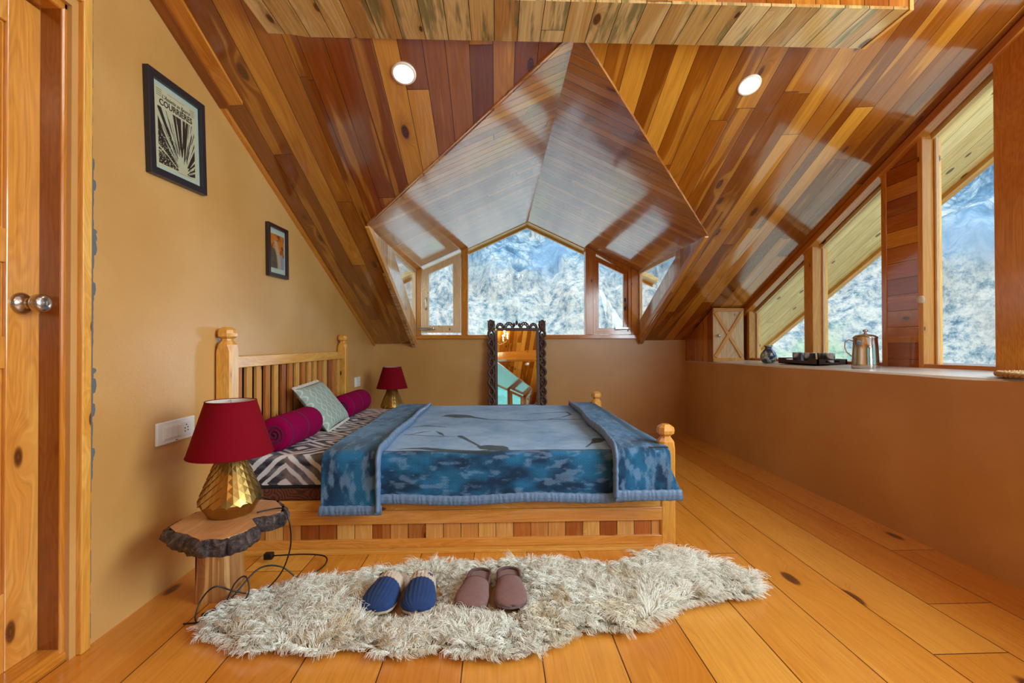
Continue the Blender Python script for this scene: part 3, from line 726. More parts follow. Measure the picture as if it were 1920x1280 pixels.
def sheet():
    nx, xs = 300, np.linspace(-1.288, -.45, 300)
    prof = []      # (y, z, arc)
    for i in range(40): prof.append((BYN+.012, .322+.11*i/39))
    for i in range(1, 13): a = PI/2*i/12; prof.append((BYN+.037-.025*math.cos(a), .432+.03*math.sin(a)))
    for i in range(1, 420): prof.append((BYN+.037+(BYF-.09-BYN-.037)*i/419, .462))
    prof = np.array(prof); arc = np.concatenate([[0], np.cumsum(np.hypot(*np.diff(prof, axis=0).T))])
    X, A = np.meshgrid(xs, arc, indexing='ij'); Y = np.repeat(prof[None, :, 0], nx, 0).copy(); Z = np.repeat(prof[None, :, 1], nx, 0).copy()
    wr_ = (fbm(X*7+5, A*4+5, 4, 44)-.5)*.016*np.clip((A-.05)*8, .1, 1); Z += wr_; Y -= (fbm(X*9+5, A*3+50, 3, 45)-.5)*.012*(A < .15)
    v = np.stack([X, Y, Z], -1).reshape(-1, 3); n = len(arc); I = np.arange(nx*n).reshape(nx, n)
    f = np.stack([I[:-1, :-1], I[1:, :-1], I[1:, 1:], I[:-1, 1:]], -1).reshape(-1, 4)
    me = bpy.data.meshes.new('bed_sheet'); me.from_pydata(v.tolist(), [], f.tolist()); me.polygons.foreach_set('use_smooth', [True]*len(f))
    me.materials.append(attrmat('diamond_print_sheet', .8, bump=.2, bscale=120))
    o = bpy.data.objects.new('bed_sheet', me); COL.objects.link(o); colattr(o, sheet_col(X, A).reshape(-1, 3))
    b = o.modifiers.new('solid', 'SOLIDIFY'); b.thickness = .003; b.offset = 1
    setp(o, 'off-white bed sheet with black and grey brushed diamond print spread over the mattress', 'bed sheet')
sheet()

# blanket ------------------------------------------------------------
LV = {'leafA': [(-.50, 2.295, .004), (-.358, 2.30, .026), (-.227, 2.26, .03), (-.101, 2.235, .02), (.02, 2.215, .004)],
      'stem': [(-.209, 2.616, .02), (-.146, 2.474, .012), (-.084, 2.336, .01)],
      'bud': [(-.084, 2.335, .02), (-.04, 2.32, .055), (.0, 2.30, .062), (.035, 2.262, .03)],
      'C': [(-.40, 3.34, .01), (-.33, 3.37, .06), (-.25, 3.34, .07), (-.17, 3.28, .03), (-.056, 3.195, .012), (.163, 3.131, .012), (.387, 3.174, .012), (.6, 3.18, .01)],
      'loop': [(.242, 3.429, .008), (.394, 3.498, .01), (.543, 3.513, .01), (.558, 3.403, .01), (.474, 3.265, .008), (.358, 3.176, .008)],
      'D': [(.455, 2.303, .006), (.50, 2.391, .008), (.54, 2.443, .03), (.565, 2.5, .04)],
      'g1': [(-.535, 2.924, .006), (-.46, 2.959, .014), (-.333, 2.915, .006)], 'g2': [(-.537, 2.668, .006), (-.41, 2.637, .009), (-.238, 2.605, .005)],
      'g3': [(-.30, 2.62, .004), (-.33, 2.70, .014), (-.368, 2.772, .004)], 'g4': [(-.50, 2.66, .004), (-.44, 2.74, .01), (-.40, 2.76, .004)]}
def motif(X, Y):
    mk = np.zeros_like(X)
    for pts in LV.values():
        for (x0, y0, r0), (x1, y1, r1) in zip(pts, pts[1:]):
            dx, dy = x1-x0, y1-y0; t = np.clip(((X-x0)*dx+(Y-y0)*dy)/(dx*dx+dy*dy), 0, 1)
            d = np.hypot(X-x0-t*dx, Y-y0-t*dy); r = r0+(r1-r0)*t
            mk = np.maximum(mk, np.clip((r-d)/.004, 0, 1))
    return mk
m_blk = attrmat('plush_blanket', .95, sheen=.08, bump=.6, bscale=260)
TZ = .478
def drape_profile(ybase, hem, top, far_hem, rad=.05, n_top=420):
    """near hem -> top -> far hem; returns y,z arrays"""
    P = []
    for i in range(70): P.append((ybase-.0, hem+(top-rad-hem)*i/70))
    for i in range(20): a = PI/2*i/20; P.append((ybase+rad-rad*math.cos(a), top-rad+rad*math.sin(a)))
    for i in range(n_top): P.append((ybase+rad+(3.91-ybase-rad)*i/n_top, top))
    for i in range(11): a = PI/2*i/10; P.append((3.91+.03*math.sin(a), top-.03+.03*math.cos(a)))
    for i in range(1, 20): P.append((3.94, top-.03-(top-.03-far_hem)*i/19))
    return np.array(P)
def blanket_panel(name, x0f, x1f, yb, hemf, top, nx, colf, parent, seed, thick=.012, wob=.006, flare=None):
    P0 = drape_profile(yb, .25, top, .3); n = len(P0)
    arc = np.concatenate([[0], np.cumsum(np.hypot(*np.diff(P0, axis=0).T))])
    t = np.linspace(0, 1, nx)
    X = np.zeros((nx, n)); Y = X.copy(); Z = X.copy()
    for j in range(n):
        y = P0[j, 0]; xa, xb = x0f(y, P0[j, 1]), x1f(y, P0[j, 1])
        X[:, j] = xa+(xb-xa)*t; Y[:, j] = P0[j, 0]; Z[:, j] = P0[j, 1]
    # hem height varies with x
    near = np.clip((top-.05-Z)/(top-.05-.25), 0, 1)*(Y < 3)
    Z = Z-near*(.25-hemf(X))
    A = np.repeat(arc[None, :], nx, 0)
    w1 = (fbm(X*5+seed, A*5+seed, 4, seed)-.5)
    Z += w1*wob*2*(near < .02)
    Y += -near*.012*(fbm(X*6+9, A*2+3, 3, seed+2))-near*.006*np.sin(X*23+seed)
    v = np.stack([X, Y, Z], -1).reshape(-1, 3); base = parent_loc(parent); v = v-np.array(base)
    I = np.arange(nx*n).reshape(nx, n); f = np.stack([I[:-1, :-1], I[1:, :-1], I[1:, 1:], I[:-1, 1:]], -1).reshape(-1, 4)
    me = bpy.data.meshes.new(name); me.from_pydata(v.tolist(), [], f.tolist()); me.polygons.foreach_set('use_smooth', [True]*len(f)); me.materials.append(m_blk)
    o = bpy.data.objects.new(name, me); COL.objects.link(o); o.parent = parent
    colattr(o, colf(X, Y, Z, A, near).reshape(-1, 3))
    b = o.modifiers.new('solid', 'SOLIDIFY'); b.thickness = thick; b.offset = -1
    return o
lightc, midc, bluec, deepc, navyc, leafc = [np.array(lin(c)) for c in ((140, 172, 204), (92, 136, 178), (24, 98, 138), (4, 44, 74), (6, 20, 40), (26, 50, 56))]
def mixc(a, b_, t): return a*(1-t[..., None])+b_*t[..., None]
def col_main(X, Y, Z, A, near):
    n = fbm(X*7+3, A*7+3, 4, 61); n2 = fbm(X*30, A*30, 3, 62)
    c = mixc(np.broadcast_to(lightc, X.shape+(3,)), midc, np.clip((n-.35)*2.2, 0, 1)*.8)
    c = c*(.9+.2*n2[..., None])
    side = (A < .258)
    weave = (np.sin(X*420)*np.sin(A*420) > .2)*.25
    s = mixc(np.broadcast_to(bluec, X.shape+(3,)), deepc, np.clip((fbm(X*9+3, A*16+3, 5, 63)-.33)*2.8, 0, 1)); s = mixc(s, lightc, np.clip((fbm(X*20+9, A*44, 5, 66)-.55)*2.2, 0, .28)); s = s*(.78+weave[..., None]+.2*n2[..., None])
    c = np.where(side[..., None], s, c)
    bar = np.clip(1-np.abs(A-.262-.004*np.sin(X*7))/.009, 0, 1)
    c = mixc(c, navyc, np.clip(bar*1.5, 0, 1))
    mk = motif(X, Y)*(Z > .44); c = mixc(c, leafc, mk)
    return c
def col_strip(seed, dark_band=None):
    def f(X, Y, Z, A, near):
        n = fbm(X*9+seed, A*6+3, 4, seed); n2 = fbm(X*40, A*30, 3, seed+1); weave = (np.sin(X*420)*np.sin(A*420) > .2)*.2
        g = np.clip((A-.25)/.5, 0, 1)
        c = mixc(np.broadcast_to(bluec, X.shape+(3,)), deepc, np.clip((fbm(X*14+seed, A*8+3, 5, 63)-.36)*3.2, 0, 1)*(1-.4*g)); c = mixc(c, lightc, np.clip((fbm(X*40+seed, A*16, 5, 66)-.52)*2.4, 0, .35))
        c = mixc(c, midc, g*.8*np.clip((n-.2)*2, 0, 1))
        c = c*(.8+weave[..., None]+.25*n2[..., None])
        if dark_band:
            xb = .74+.02*(Y-2.2)
            band = np.clip(1-np.abs(X-xb-.045)/.028, 0, 1)*(A > .24); c = mixc(c, np.array(lin((30, 70, 96))), np.clip(band*2, 0, 1))
            c = mixc(c, lightc, np.clip((X-xb-.085)/.02, 0, 1)*(A > .24)*.8)
            c = mixc(c, navyc, np.clip(1.4-np.abs(A-.262)/.008, 0, 1)*(X > .74))
        return c
    return f
bk = thing('blanket', (0, 3.0, .47), 'blue plush blanket with leaf print and quilted borders, both ends folded back', 'blanket')
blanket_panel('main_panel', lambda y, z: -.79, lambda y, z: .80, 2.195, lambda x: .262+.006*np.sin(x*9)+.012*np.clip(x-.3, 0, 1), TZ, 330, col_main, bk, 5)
L1 = lambda y, z: -.56+.006*math.sin(y*9)
blanket_panel('folded_panel', lambda y, z: -.825+.006*math.sin(y*7), L1, 2.165, lambda x: .222+0*x, TZ+.02, 70, col_strip(71), bk, 9)
R0 = lambda y, z: (.575+.055*(min(y, 3.9)-2.2)/1.7+.008*math.sin(y*8)); 
R1 = lambda y, z: (.835+.0*y + (.055*max(0, (.40-z))/.15 if y < 2.4 else 0))
blanket_panel('folded_panel', R0, R1, 2.16, lambda x: .272-.0*x, TZ+.022, 75, col_strip(83, True), bk, 13)
def border(pts, r, seed, closed=False, sq=.5):
    """puffy quilted band following pts"""
    P = [Vector(p) for p in pts]; out = []
    b = MB(); L = 0; pr = None; rs = []; dense = []
    for a, c in zip(P, P[1:]):
        n = max(1, int((c-a).length/.008))
        for i in range(n): dense.append(a.lerp(c, i/n))
    dense.append(P[-1])
    rr = [r*(1+.10*math.sin(i*.8+math.sin(i*.31+seed)*2)+.08*mnoise.noise(Vector((i*.2, seed, 0)))) for i in range(len(dense))]
    rr = [q*(.45 if p_.y > 3.7 else 1-.25*max(0, (p_.y-3)/.7)) for q, p_ in zip(rr, dense)]
    b.tube(dense, rr, 12, True, sq)
    return b.build('quilted_border', M['border'], bk, smooth=True)
def path_edge(xf, yb, hem, top, out=.006):
    P = drape_profile(yb, hem, top, .3); return [(xf(y, z), y-(out if z < top-.03 and y < 3 else 0), z+(out if z >= top-.03 else 0)) for y, z in P[::3]]
border(path_edge(L1, 2.162, .222, TZ+.022), .024, 1)
border(path_edge(lambda y, z: R0(y, z), 2.156, .277, TZ+.026), .024, 2)
def hem_path(x0, x1, y, zf): return [(x0+(x1-x0)*i/60, y-.004*math.sin(i*.5), zf(x0+(x1-x0)*i/60)) for i in range(61)]
def hem(x0, x1, y, zf, rad, seed):
    b = MB(); n = int((x1-x0)/.006); Pt = []
    for i in range(n+1):
        x = x0+(x1-x0)*i/n; row = []
        puff = 1+.16*math.sin(i*1.55+math.sin(i*.4+seed)*1.5)
        for j in range(12):
            a = 2*PI*j/12; row.append((x+.004*math.sin(a*1+i*.3), y-.010*math.cos(a)*puff-.002, zf(x)+rad*math.sin(a)*(1+.05*math.sin(i*.9))))
        Pt.append(row+[row[0]])
    b.grid(Pt); b.poly(Pt[0][:-1]); b.poly(Pt[-1][:-1]); return b.build('quilted_border', M['border'], bk, smooth=True)
hem(-.79, .80, 2.186, lambda x: .262+.006*math.sin(x*9)+.012*max(0, x-.3), .024, 4)
hem(-.828, -.54, 2.158, lambda x: .226, .024, 6)
hem(.565, .885, 2.148, lambda x: .282, .027, 8)
hem(.565, .84, 3.94, lambda x: .30, .02, 9)

# bolsters
def bolster(name, ya, yb, x, z, r, label):
    t = thing(name, (x, (ya+yb)/2, z-r), label, 'bolster', 'magenta bolsters on the bed')
    prof = [(.0, ya+.012)]
    n = 44
    for i in range(n+1):
        u = i/n; e = min(u, 1-u)*(yb-ya)
        rr = r*(1-.28*max(0, 1-e/.03)**2); g = (u*7) % 1
        rr *= 1-.03*max(0, 1-abs(g-.5)*16); prof.append((rr, ya+(yb-ya)*u))
    prof.append((0, yb-.012))
    MB().lathe(prof, 40, (x, 0, z), axis='y').build('cover', M['magenta'], t, smooth=True)
    b = MB()
    for u in (1/14, 3/14, 5/14, 7/14, 9/14, 11/14, 13/14):
        y = ya+(yb-ya)*u; b.lathe([(r*.985, y-.006), (r*.99, y-.003), (r*.99, y+.003), (r*.985, y+.006), (r*.9, y+.006), (r*.9, y-.006), (r*.985, y-.006)], 40, (x, 0, z), axis='y')
    b.build('woven_band', M['magdark'], t, smooth=True)
    pts = []
    for i in range(70):
        a = i*.3; q = r*.74*(1-i/75); pts.append((x+q*math.cos(a), ya+.006, z+q*math.sin(a)))
    MB().tube(pts, .005, 6).build('rolled_end', M['magdark'], t, smooth=True)
    return t
bolster('bolster', 2.31, 2.76, -1.115, .462+.088, .088, 'magenta rolled bolster at the near edge of the bed beside the big lamp')
bolster('bolster', 3.30, 3.80, -1.115, .462+.088, .088, 'magenta rolled bolster at the far side of the bed near the far lamp')
# cushion
def cushion():
    W, H, T = .44, .33, .05
    n = 90; P = []; cols = []
    a = np.linspace(-1, 1, n); U, V = np.meshgrid(a, a, indexing='ij')
    th = T*np.clip((1-U**4)*(1-V**4), 0, 1)**.45
    pin = 1-.05*(1-U**2)*0
    X = U*W/2*(1-.06*(1-np.abs(U))*0-.05*(1-V**2)*0); Y = V*H/2
    X = U*W/2*(1-.045*(1-V**2)); Y = V*H/2*(1-.06*(1-U**2))
    su, sv = W/5, H/3.2
    ph = (X/su); q = Y/sv; row = np.floor(ph*1)
    wv = np.abs(np.abs(((q+.5*(np.floor(ph) % 2)) % 1)-.5)*0)
    f1 = np.abs(((X/su+.28*np.sin(q*2*PI)) % 1)-.5); f2 = np.abs(((X/su-.28*np.sin(q*2*PI)) % 1)-.5)
    ln = ((f1 < .05) | (f2 < .05)).astype(float)
    c = mixc(np.broadcast_to(np.array(lin((146, 160, 150))), X.shape+(3,)), np.array(lin((186, 194, 180))), ln)
    b = MB(); b.grid([[(X[i, j], Y[i, j], th[i, j]) for j in range(n)] for i in range(n)]); nb = len(b.v)
    b.grid([[(X[i, j], Y[i, j], -th[i, j]*.8) for j in range(n)] for i in range(n)][::-1])
    t = thing('cushion', (0, 0, 0), 'pale grey-green cushion with ogee line pattern leaning on the headboard between the bolsters', 'cushion')
    o = b.build('cover', attrmat('ogee_cushion_cloth', .85, bump=.3, bscale=400), t, smooth=True, fixn=False)
    cc = c.reshape(-1, 3); colattr(o, np.concatenate([cc, c[::-1].reshape(-1, 3)]))
    f = MB(); f2 = MB()
    for i in range(44):
        x = -W/2+W*(i+.5)/44; f.bar((x, H/2-.004, 0), (x+.003*math.sin(i), H/2+.014+.004*math.sin(i*2.3), .002*math.sin(i*3)), .006, .004, up=(1, 0, 0))
        f2.bar((x, -H/2+.004, 0), (x, -H/2-.012, .002), .006, .004, up=(1, 0, 0))
    f.build('fringe', M['shadein'], t); f2.build('fringe', M['shadein'], t)
    # local x -> world +Y, local y -> up the headboard, local z -> +X
    tilt = math.radians(52)
    ex = Vector((0, 1, 0)); ey = Vector((-math.cos(tilt), 0, math.sin(tilt))); ez = ex.cross(ey)
    R = Matrix((ex, ey, ez)).transposed().to_4x4()
    t.matrix_world = Matrix.Translation((-1.150, 3.06, .604)) @ R @ Matrix.Rotation(.05, 4, 'Z')
cushion()

# ------------------------------------------------------------------ stools and lamps
bark_m, k, p = newmat('rough_bark'); tc = k.add('ShaderNodeTexCoord').outputs['Object']
a = k.noise(tc, 38, 6, .7, .5); k.l.new(k.ramp(a, [(.35, C4((30, 22, 20))), (.5, C4((72, 58, 54))), (.7, C4((130, 112, 104)))]), p.inputs['Base Color']); p.inputs['Roughness'].default_value = .45; bumpit(k, p, a, 1, .02)
def stool(dx, dy, label, hidden=False):
    t = thing('log_stool', (-1.06+dx, 1.8+dy, 0), label, 'stool', 'log slice stools')
    top = [(-1.195, 1.708), (-1.20, 1.80), (-1.182, 1.865), (-1.114, 1.939), (-1.06, 1.975), (-1.011, 1.994), (-.94, 1.975), (-.88, 1.90), (-.862, 1.85), (-.875, 1.815), (-.944, 1.785), (-.92, 1.755), (-.885, 1.711), (-.90, 1.65), (-.94, 1.59), (-1.014, 1.592), (-1.06, 1.62), (-1.084, 1.638), (-1.14, 1.66)]
    cx, cy = -1.035, 1.79
    dn = []
    for i, (a_, b_) in enumerate(zip(top, top[1:]+top[:1])):
        for q in range(10):
            u = q/10; dn.append((a_[0]+(b_[0]-a_[0])*u, a_[1]+(b_[1]-a_[1])*u))
    b = MB(); zt_, zb = .338, .275
    b.prism([(x+dx, y+dy) for x, y in dn], lambda u, v, d: (u, v, d), zb+.004, zt_)
    b.build('slab', M['cutwood'], t, grain=(0, 1, 0))
    # bark mantle, lumpy, cut open on a few spots
    b = MB(); n = len(dn); layers = []
    for (z, o_) in ((zt_-.001, .004), (zt_-.008, .016), (zt_-.018, .022), (zt_-.03, .026), (zb+.022, .024), (zb+.012, .019), (zb+.002, .012), (zb, .002)):
        rg = []
        for i, (x, y) in enumerate(dn):
            d = Vector((x-cx, y-cy)).normalized(); nz = mnoise.noise(Vector((x*34, y*34, z*34)))*.014+mnoise.noise(Vector((x*95, y*95, z*95)))*.007
            cut = 1.0 if not (0.72 < i/n < .77 or .44 < i/n < .5) else .12
            rg.append((x+d.x*(o_+nz)*cut+dx, y+d.y*(o_+nz)*cut+dy, z+.004*mnoise.noise(Vector((x*40, y*40, 3)))))
        layers.append(rg+[rg[0]])
    b.grid(layers); b.build('bark', bark_m, t, smooth=True)
    leg = MB(); rg = []
    for z, s in ((0, 1.0), (.1, .94), (.2, .9), (.276, .95)):
        ring = []
        for j in range(20):
            a_ = 2*PI*j/20; r = (.085+.012*math.sin(a_*2+.5)+.006*math.sin(a_*5))*s; ring.append((-1.105+dx+r*math.cos(a_)*.95, 1.86+dy+r*math.sin(a_)*.7, z))
        rg.append(ring+[ring[0]])
    leg.grid(rg); leg.build('log_leg', M['legwood'], t, grain=(0, 0, 1), smooth=True)
    lb = MB(); rg = []
    for z in (0, .07, .14, .21, .274):
        rg.append([(-1.105+dx+(.09+.006*mnoise.noise(Vector((j, z*20, 1))))*math.cos(2*PI*j/20)*.96, 1.86+dy+(.09+.006*mnoise.noise(Vector((j, z*20, 5))))*math.sin(2*PI*j/20)*.72, z) for j in range(8, 13)])
    lb.grid(rg); lb.build('leg_bark', bark_m, t, smooth=True)
    return t
stool(0, 0, 'live-edge log slice stool with dark bark rim under the near lamp')
stool(.03, 2.72, 'live-edge log slice stool hidden behind the far side of the bed, under the far lamp')
def lamp(c, label):
    x, y, z0 = c
    t = thing('table_lamp', c, label, 'lamp', 'brass lamps with red shades')
    N_ = 16
    prof = [(.076, .0), (.082, .004), (.105, .042), (.110, .055), (.104, .074), (.097, .094), (.089, .114), (.081, .134), (.073, .154), (.065, .174), (.057, .194), (.050, .214), (.043, .234), (.036, .25)]
    b = MB(); rings = []
    for i, (r, h) in enumerate(prof):
        if r == 0: continue
        rings.append([b.vert((x+(r-.003)*math.cos(2*PI*j/N_), y+(r-.003)*math.sin(2*PI*j/N_), z0+h)) for j in range(N_)])
    b.face(rings[0][::-1]); b.face(rings[-1])
    for A_, B_ in zip(rings, rings[1:]):
        for j in range(N_): b.face((A_[j], A_[(j+1) % N_], B_[(j+1) % N_], B_[j]))
    hp = np.linspace(.05, .25, 14); rp = np.interp(hp, [q[1] for q in prof], [q[0] for q in prof])+.001
    for i in range(len(hp)-2):         # overlapping diamond scales
        for j in range(N_):
            a0 = 2*PI*(j+.5*(i % 2))/N_; da = PI/N_
            pt = lambda r, a_, h: (x+r*math.cos(a_), y+r*math.sin(a_), z0+h)
            q = [pt(rp[i]+.0045, a0, hp[i]), pt(rp[i+1]+.0022, a0+da, hp[i+1]), pt(rp[i+2]+.0006, a0, hp[i+2]), pt(rp[i+1]+.0005, a0-da, hp[i+1])]
            q2 = [pt(rp[i]-.004, a0, hp[i]), pt(rp[i+1]-.004, a0+da, hp[i+1]), pt(rp[i+2]-.004, a0, hp[i+2]), pt(rp[i+1]-.004, a0-da, hp[i+1])]
            b.hexa(q2, q)
    b.build('lamp_base', M['gold'], t)
    b = MB(); b.lathe([(.150, .236), (.089, .442)], 64, (x, y, z0)); b.f = b.f[:-2]
    sh = b.build('lamp_shade', M['red'], t, smooth=True, fixn=False)
    b = MB(); b.lathe([(.147, .2362), (.086, .4418)], 64, (x, y, z0)); b.f = b.f[:-2]; b.build('shade_lining', M['shadein'], sh, smooth=True, fixn=False)
    for r, h in ((.150, .2355), (.0885, .4425)):
        b = MB(); b.tube([(x+r*math.cos(2*PI*i/48), y+r*math.sin(2*PI*i/48), z0+h) for i in range(49)], .0022, 6, False); b.build('shade_ring', M['red'], sh, smooth=True)
    b = MB()
    for a_ in (0, 2.1, 4.2): b.tube([(x, y, z0+.415), (x+.087*math.cos(a_), y+.087*math.sin(a_), z0+.438)], .0015, 5)
    b.build('shade_spider', M['steel'], sh, smooth=True)
    MB().lathe([(.016, .22), (.016, .28), (.022, .30), (.03, .34), (.024, .375), (0, .39)], 20, (x, y, z0)).build('bulb', M['white'], t, smooth=True)
    return t
lamp((-1.048, 1.835, .338), 'faceted brass table lamp with flared dark red shade on the log stool in the foreground')
lamp((-1.035, 4.55, .338), 'faceted brass table lamp with dark red shade in the far corner behind the bed')
# lamp cable with plug
def cable(pts, r, name, label, n=10):
    P = [Vector(p) for p in pts]; out = []
    for i in range(len(P)-1):
        p0, p1, p2, p3 = P[max(i-1, 0)], P[i], P[i+1], P[min(i+2, len(P)-1)]
        for q in range(n):
            t = q/n; out.append(.5*((2*p1)+(p2-p0)*t+(2*p0-5*p1+4*p2-p3)*t*t+(3*p1-p0-3*p2+p3)*t**3))
    out.append(P[-1]); b = MB(); b.tube(out, r, 8)
    return b
cb = thing('lamp_cable', (-.95, 1.9, 0), 'thin black lamp cable with inline switch looping from the stool to the floor', 'cable')
cable([(-.94, 1.82, .345), (-.88, 1.86, .346), (-.845, 1.85, .34), (-.82, 1.84, .28), (-.83, 1.86, .18), (-.87, 1.86, .08), (-.93, 1.82, .03), (-1.0, 1.78, .06), (-1.05, 1.74, .1), (-1.09, 1.72, .06), (-1.08, 1.68, .008), (-1.02, 1.72, .02), (-.99, 1.76, .1), (-.96, 1.78, .115), (-.94, 1.76, .06), (-.98, 1.72, .01), (-1.06, 1.68, .006), (-1.12, 1.67, .006)], .0028, '', '').build('cord', M['black'], cb, smooth=True)
cable([(-1.03, 2.14, .03), (-.9, 2.15, .03), (-.80, 2.14, .025), (-.775, 2.1, .012), (-.79, 2.02, .01), (-.83, 1.95, .02), (-.90, 1.93, .08), (-.97, 1.89, .09), (-1.02, 1.80, .03), (-1.04, 1.76, .02)], .0032, '', '').build('cord', M['black'], cb, smooth=True)
MB().box(-1.07, -1.03, 2.125, 2.155, .015, .045).build('plug', M['black'], cb, bevel=.006)
b = MB(); b.bar((-1.075, 1.70, .014), (-.985, 1.765, .03), .022, .014); b.build('inline_switch', M['black'], cb, bevel=.005)

# ------------------------------------------------------------------ wall fittings
sw = thing('switch_board', (XL, 1.97, .64), 'white four-switch and socket plate on the left wall above the near stool', 'switch')
MB().box(XL, XL+.011, 1.857, 2.085, .596, .688).build('plate', M['white'], sw, bevel=.004)
MB().box(XL+.009, XL+.014, 1.889, 2.055, .612, .672).build('inset', M['white'], sw, bevel=.002)
for i in range(4): MB().box(XL+.013, XL+.018, 1.897+i*.0235, 1.918+i*.0235, .618, .666).build('rocker', M['white'], sw, bevel=.002)
for y, z in ((2.025, .657), (2.016, .643), (2.034, .645), (2.016, .63), (2.035, .633)): MB().lathe([(.0032, .0), (.0032, .0008), (0, .0008)], 10, (XL+.0138, y, z), axis='x').build('socket_hole', M['hole'], sw)
b = MB(); b.box(XL+.011, XL+.0115, 1.962, 1.976, .6015, .6045); b.build('maker_mark', M['hole'], sw)
s2 = thing('wall_socket', (XL, 4.48, .64), 'small white socket plate on the left wall behind the far headboard post', 'socket')
MB().box(XL, XL+.012, 4.40, 4.56, .595, .69).build('plate', M['white'], s2, bevel=.004)
MB().box(XL+.010, XL+.015, 4.43, 4.53, .61, .675).build('rocker', M['white'], s2, bevel=.003)

def picture(nm, y0, y1, z0, z1, fw, fmat, mw, rot, label, kind):
    cy, cz_ = (y0+y1)/2, (z0+z1)/2; W, H = y1-y0, z1-z0
    t = thing(nm, (0, 0, 0), label, 'picture')
    mp = lambda u, v, d: (d, u, v)
    R = lambda w, h: [(-w, -h), (w, -h), (w, h), (-w, h)]
    MB().ring(R(W/2, H/2), R(W/2-fw, H/2-fw), mp, 0, .022).build('frame', fmat, t, bevel=.002)
    MB().prism(R(W/2-fw, H/2-fw), mp, .002, .007).build('mount', M['mount'], t)
    iw, ih = W/2-fw-mw, H/2-fw-mw
    if kind == 'poster':
        pp = MB(); pp.prism(R(iw, ih), mp, .007, .0078); pr = pp.build('print', M['paper'], t)
        # generic woodcut-like burst: black field with pale rays
        nu, nv = 200, 250; u = np.linspace(-iw*.88, iw*.88, nu); v = np.linspace(-ih*.93, ih*.50, nv); U, V = np.meshgrid(u, v, indexing='ij')
        fx, fy = U/iw, V/ih; ox, oy = .25, -1.0
        ang = np.arctan2(fx-ox, fy-oy); rad = np.hypot(fx-ox, fy-oy)
        rays = (vnoise(ang*16+40, rad*.6+4, 3) > .57)&(vnoise(ang*40+90, rad*2.5, 5) > .3)
        glow = rad*(1+1.0*np.abs(ang)) < .35+.5*vnoise(ang*12+7, rad*0+2, 8)
        fig = (np.abs(fx-.08-.15*(fy+.2)*-1) < .10*(1-np.abs(fy+.15)*.7))&(fy > -.75)&(fy < .22)
        spk = (vnoise(fx*30+60, fy*40+60, 11) > .78)&(fy < -.1)&(fx < -.1)
        wht = ((rays & (rad > .3)) | glow | spk) 
        c = np.where(wht[..., None], np.array(lin((200, 186, 152))), np.array(lin((40, 32, 26))))
        b = MB(); b.grid([[(.0083, U[i, j], V[i, j]) for j in range(nv)] for i in range(nu)])
        o = b.build('illustration', attrmat('burst_print', .5, coat=.2), pr, fixn=False); colattr(o, c.reshape(-1, 3))
        mtx = lambda y, z: Matrix(((0, 0, 1, .0084), (1, 0, 0, y), (0, 1, 0, z), (0, 0, 0, 1)))
        text('COURRIÈRES', 'title', M['ink'], pr, mtx(0, ih*.56), .0345, bold=.0006, sx=1.0)
        text("L'Assiette au Beurre", 'script_title', M['ink'], pr, mtx(0, ih*.75), .0225, shear=.35, sx=.9)
        for i in range(4):
            for s in (-1, 1): MB().box(.008, .0084, s*iw*.8-iw*.12, s*iw*.8+iw*.12, ih*(.92-.05*i), ih*(.92-.05*i)+.0015).build('small_print', M['ink'], pr)
        MB().box(.008, .0084, -iw*.4, iw*.4, ih*.93, ih*.935).build('small_print', M['ink'], pr); MB().box(.008, .0084, -iw*.02, iw*.8, -ih*.965, -ih*.96).build('small_print', M['ink'], pr)
    else:
        nu, nv = 90, 130; ih2 = ih*.86; u = np.linspace(-iw, iw, nu); v = np.linspace(-ih2, ih2, nv); U, V = np.meshgrid(u, v, indexing='ij'); fx, fy = U/iw, V/ih2
        n = fbm(fx*4+9, fy*4+9, 4, 5)
        org = mixc(np.broadcast_to(np.array(lin((214, 112, 28))), U.shape+(3,)), np.array(lin((120, 40, 16))), np.clip((n-.45)*5, 0, 1))
        gry = np.broadcast_to(np.array(lin((142, 146, 158))), U.shape+(3,)); bgn = np.where((fy > -.0-.3*fx)[..., None], org, np.where((fx > .1)[..., None], gry, np.array(lin((92, 76, 60)))))
        band = np.exp(-((fx-.05+.25*np.sin(fy*2))/.42)**2*2.2)*(fy < .62); c = mixc(bgn, np.array(lin((196, 158, 124))), np.clip(band*1.6-.3, 0, 1))
        b = MB(); b.grid([[(.0078, U[i, j], V[i, j]) for j in range(nv)] for i in range(nu)]); o = b.build('print', attrmat('warm_abstract_print', .5), t, fixn=False); colattr(o, c.reshape(-1, 3))
    m_ = MB(); m_.prism(R(W/2-fw, H/2-fw), mp, .011, .0125); m_.build('glazing', M['glass'], t)
    t.location = (XL+.001, cy, cz_); t.rotation_euler = (rot, 0, 0)
    return t
picture('framed_poster', 1.797, 2.14, 1.682, 2.092, .030, M['frameblk'], .017, .05, 'black-framed vintage poster titled COURRIÈRES high on the left wall', 'poster')
picture('framed_print', 2.722, 2.976, 1.417, 1.733, .022, M['framebrn'], .016, .03, 'small dark-framed print in orange and beige on the left wall above the headboard', 'print')

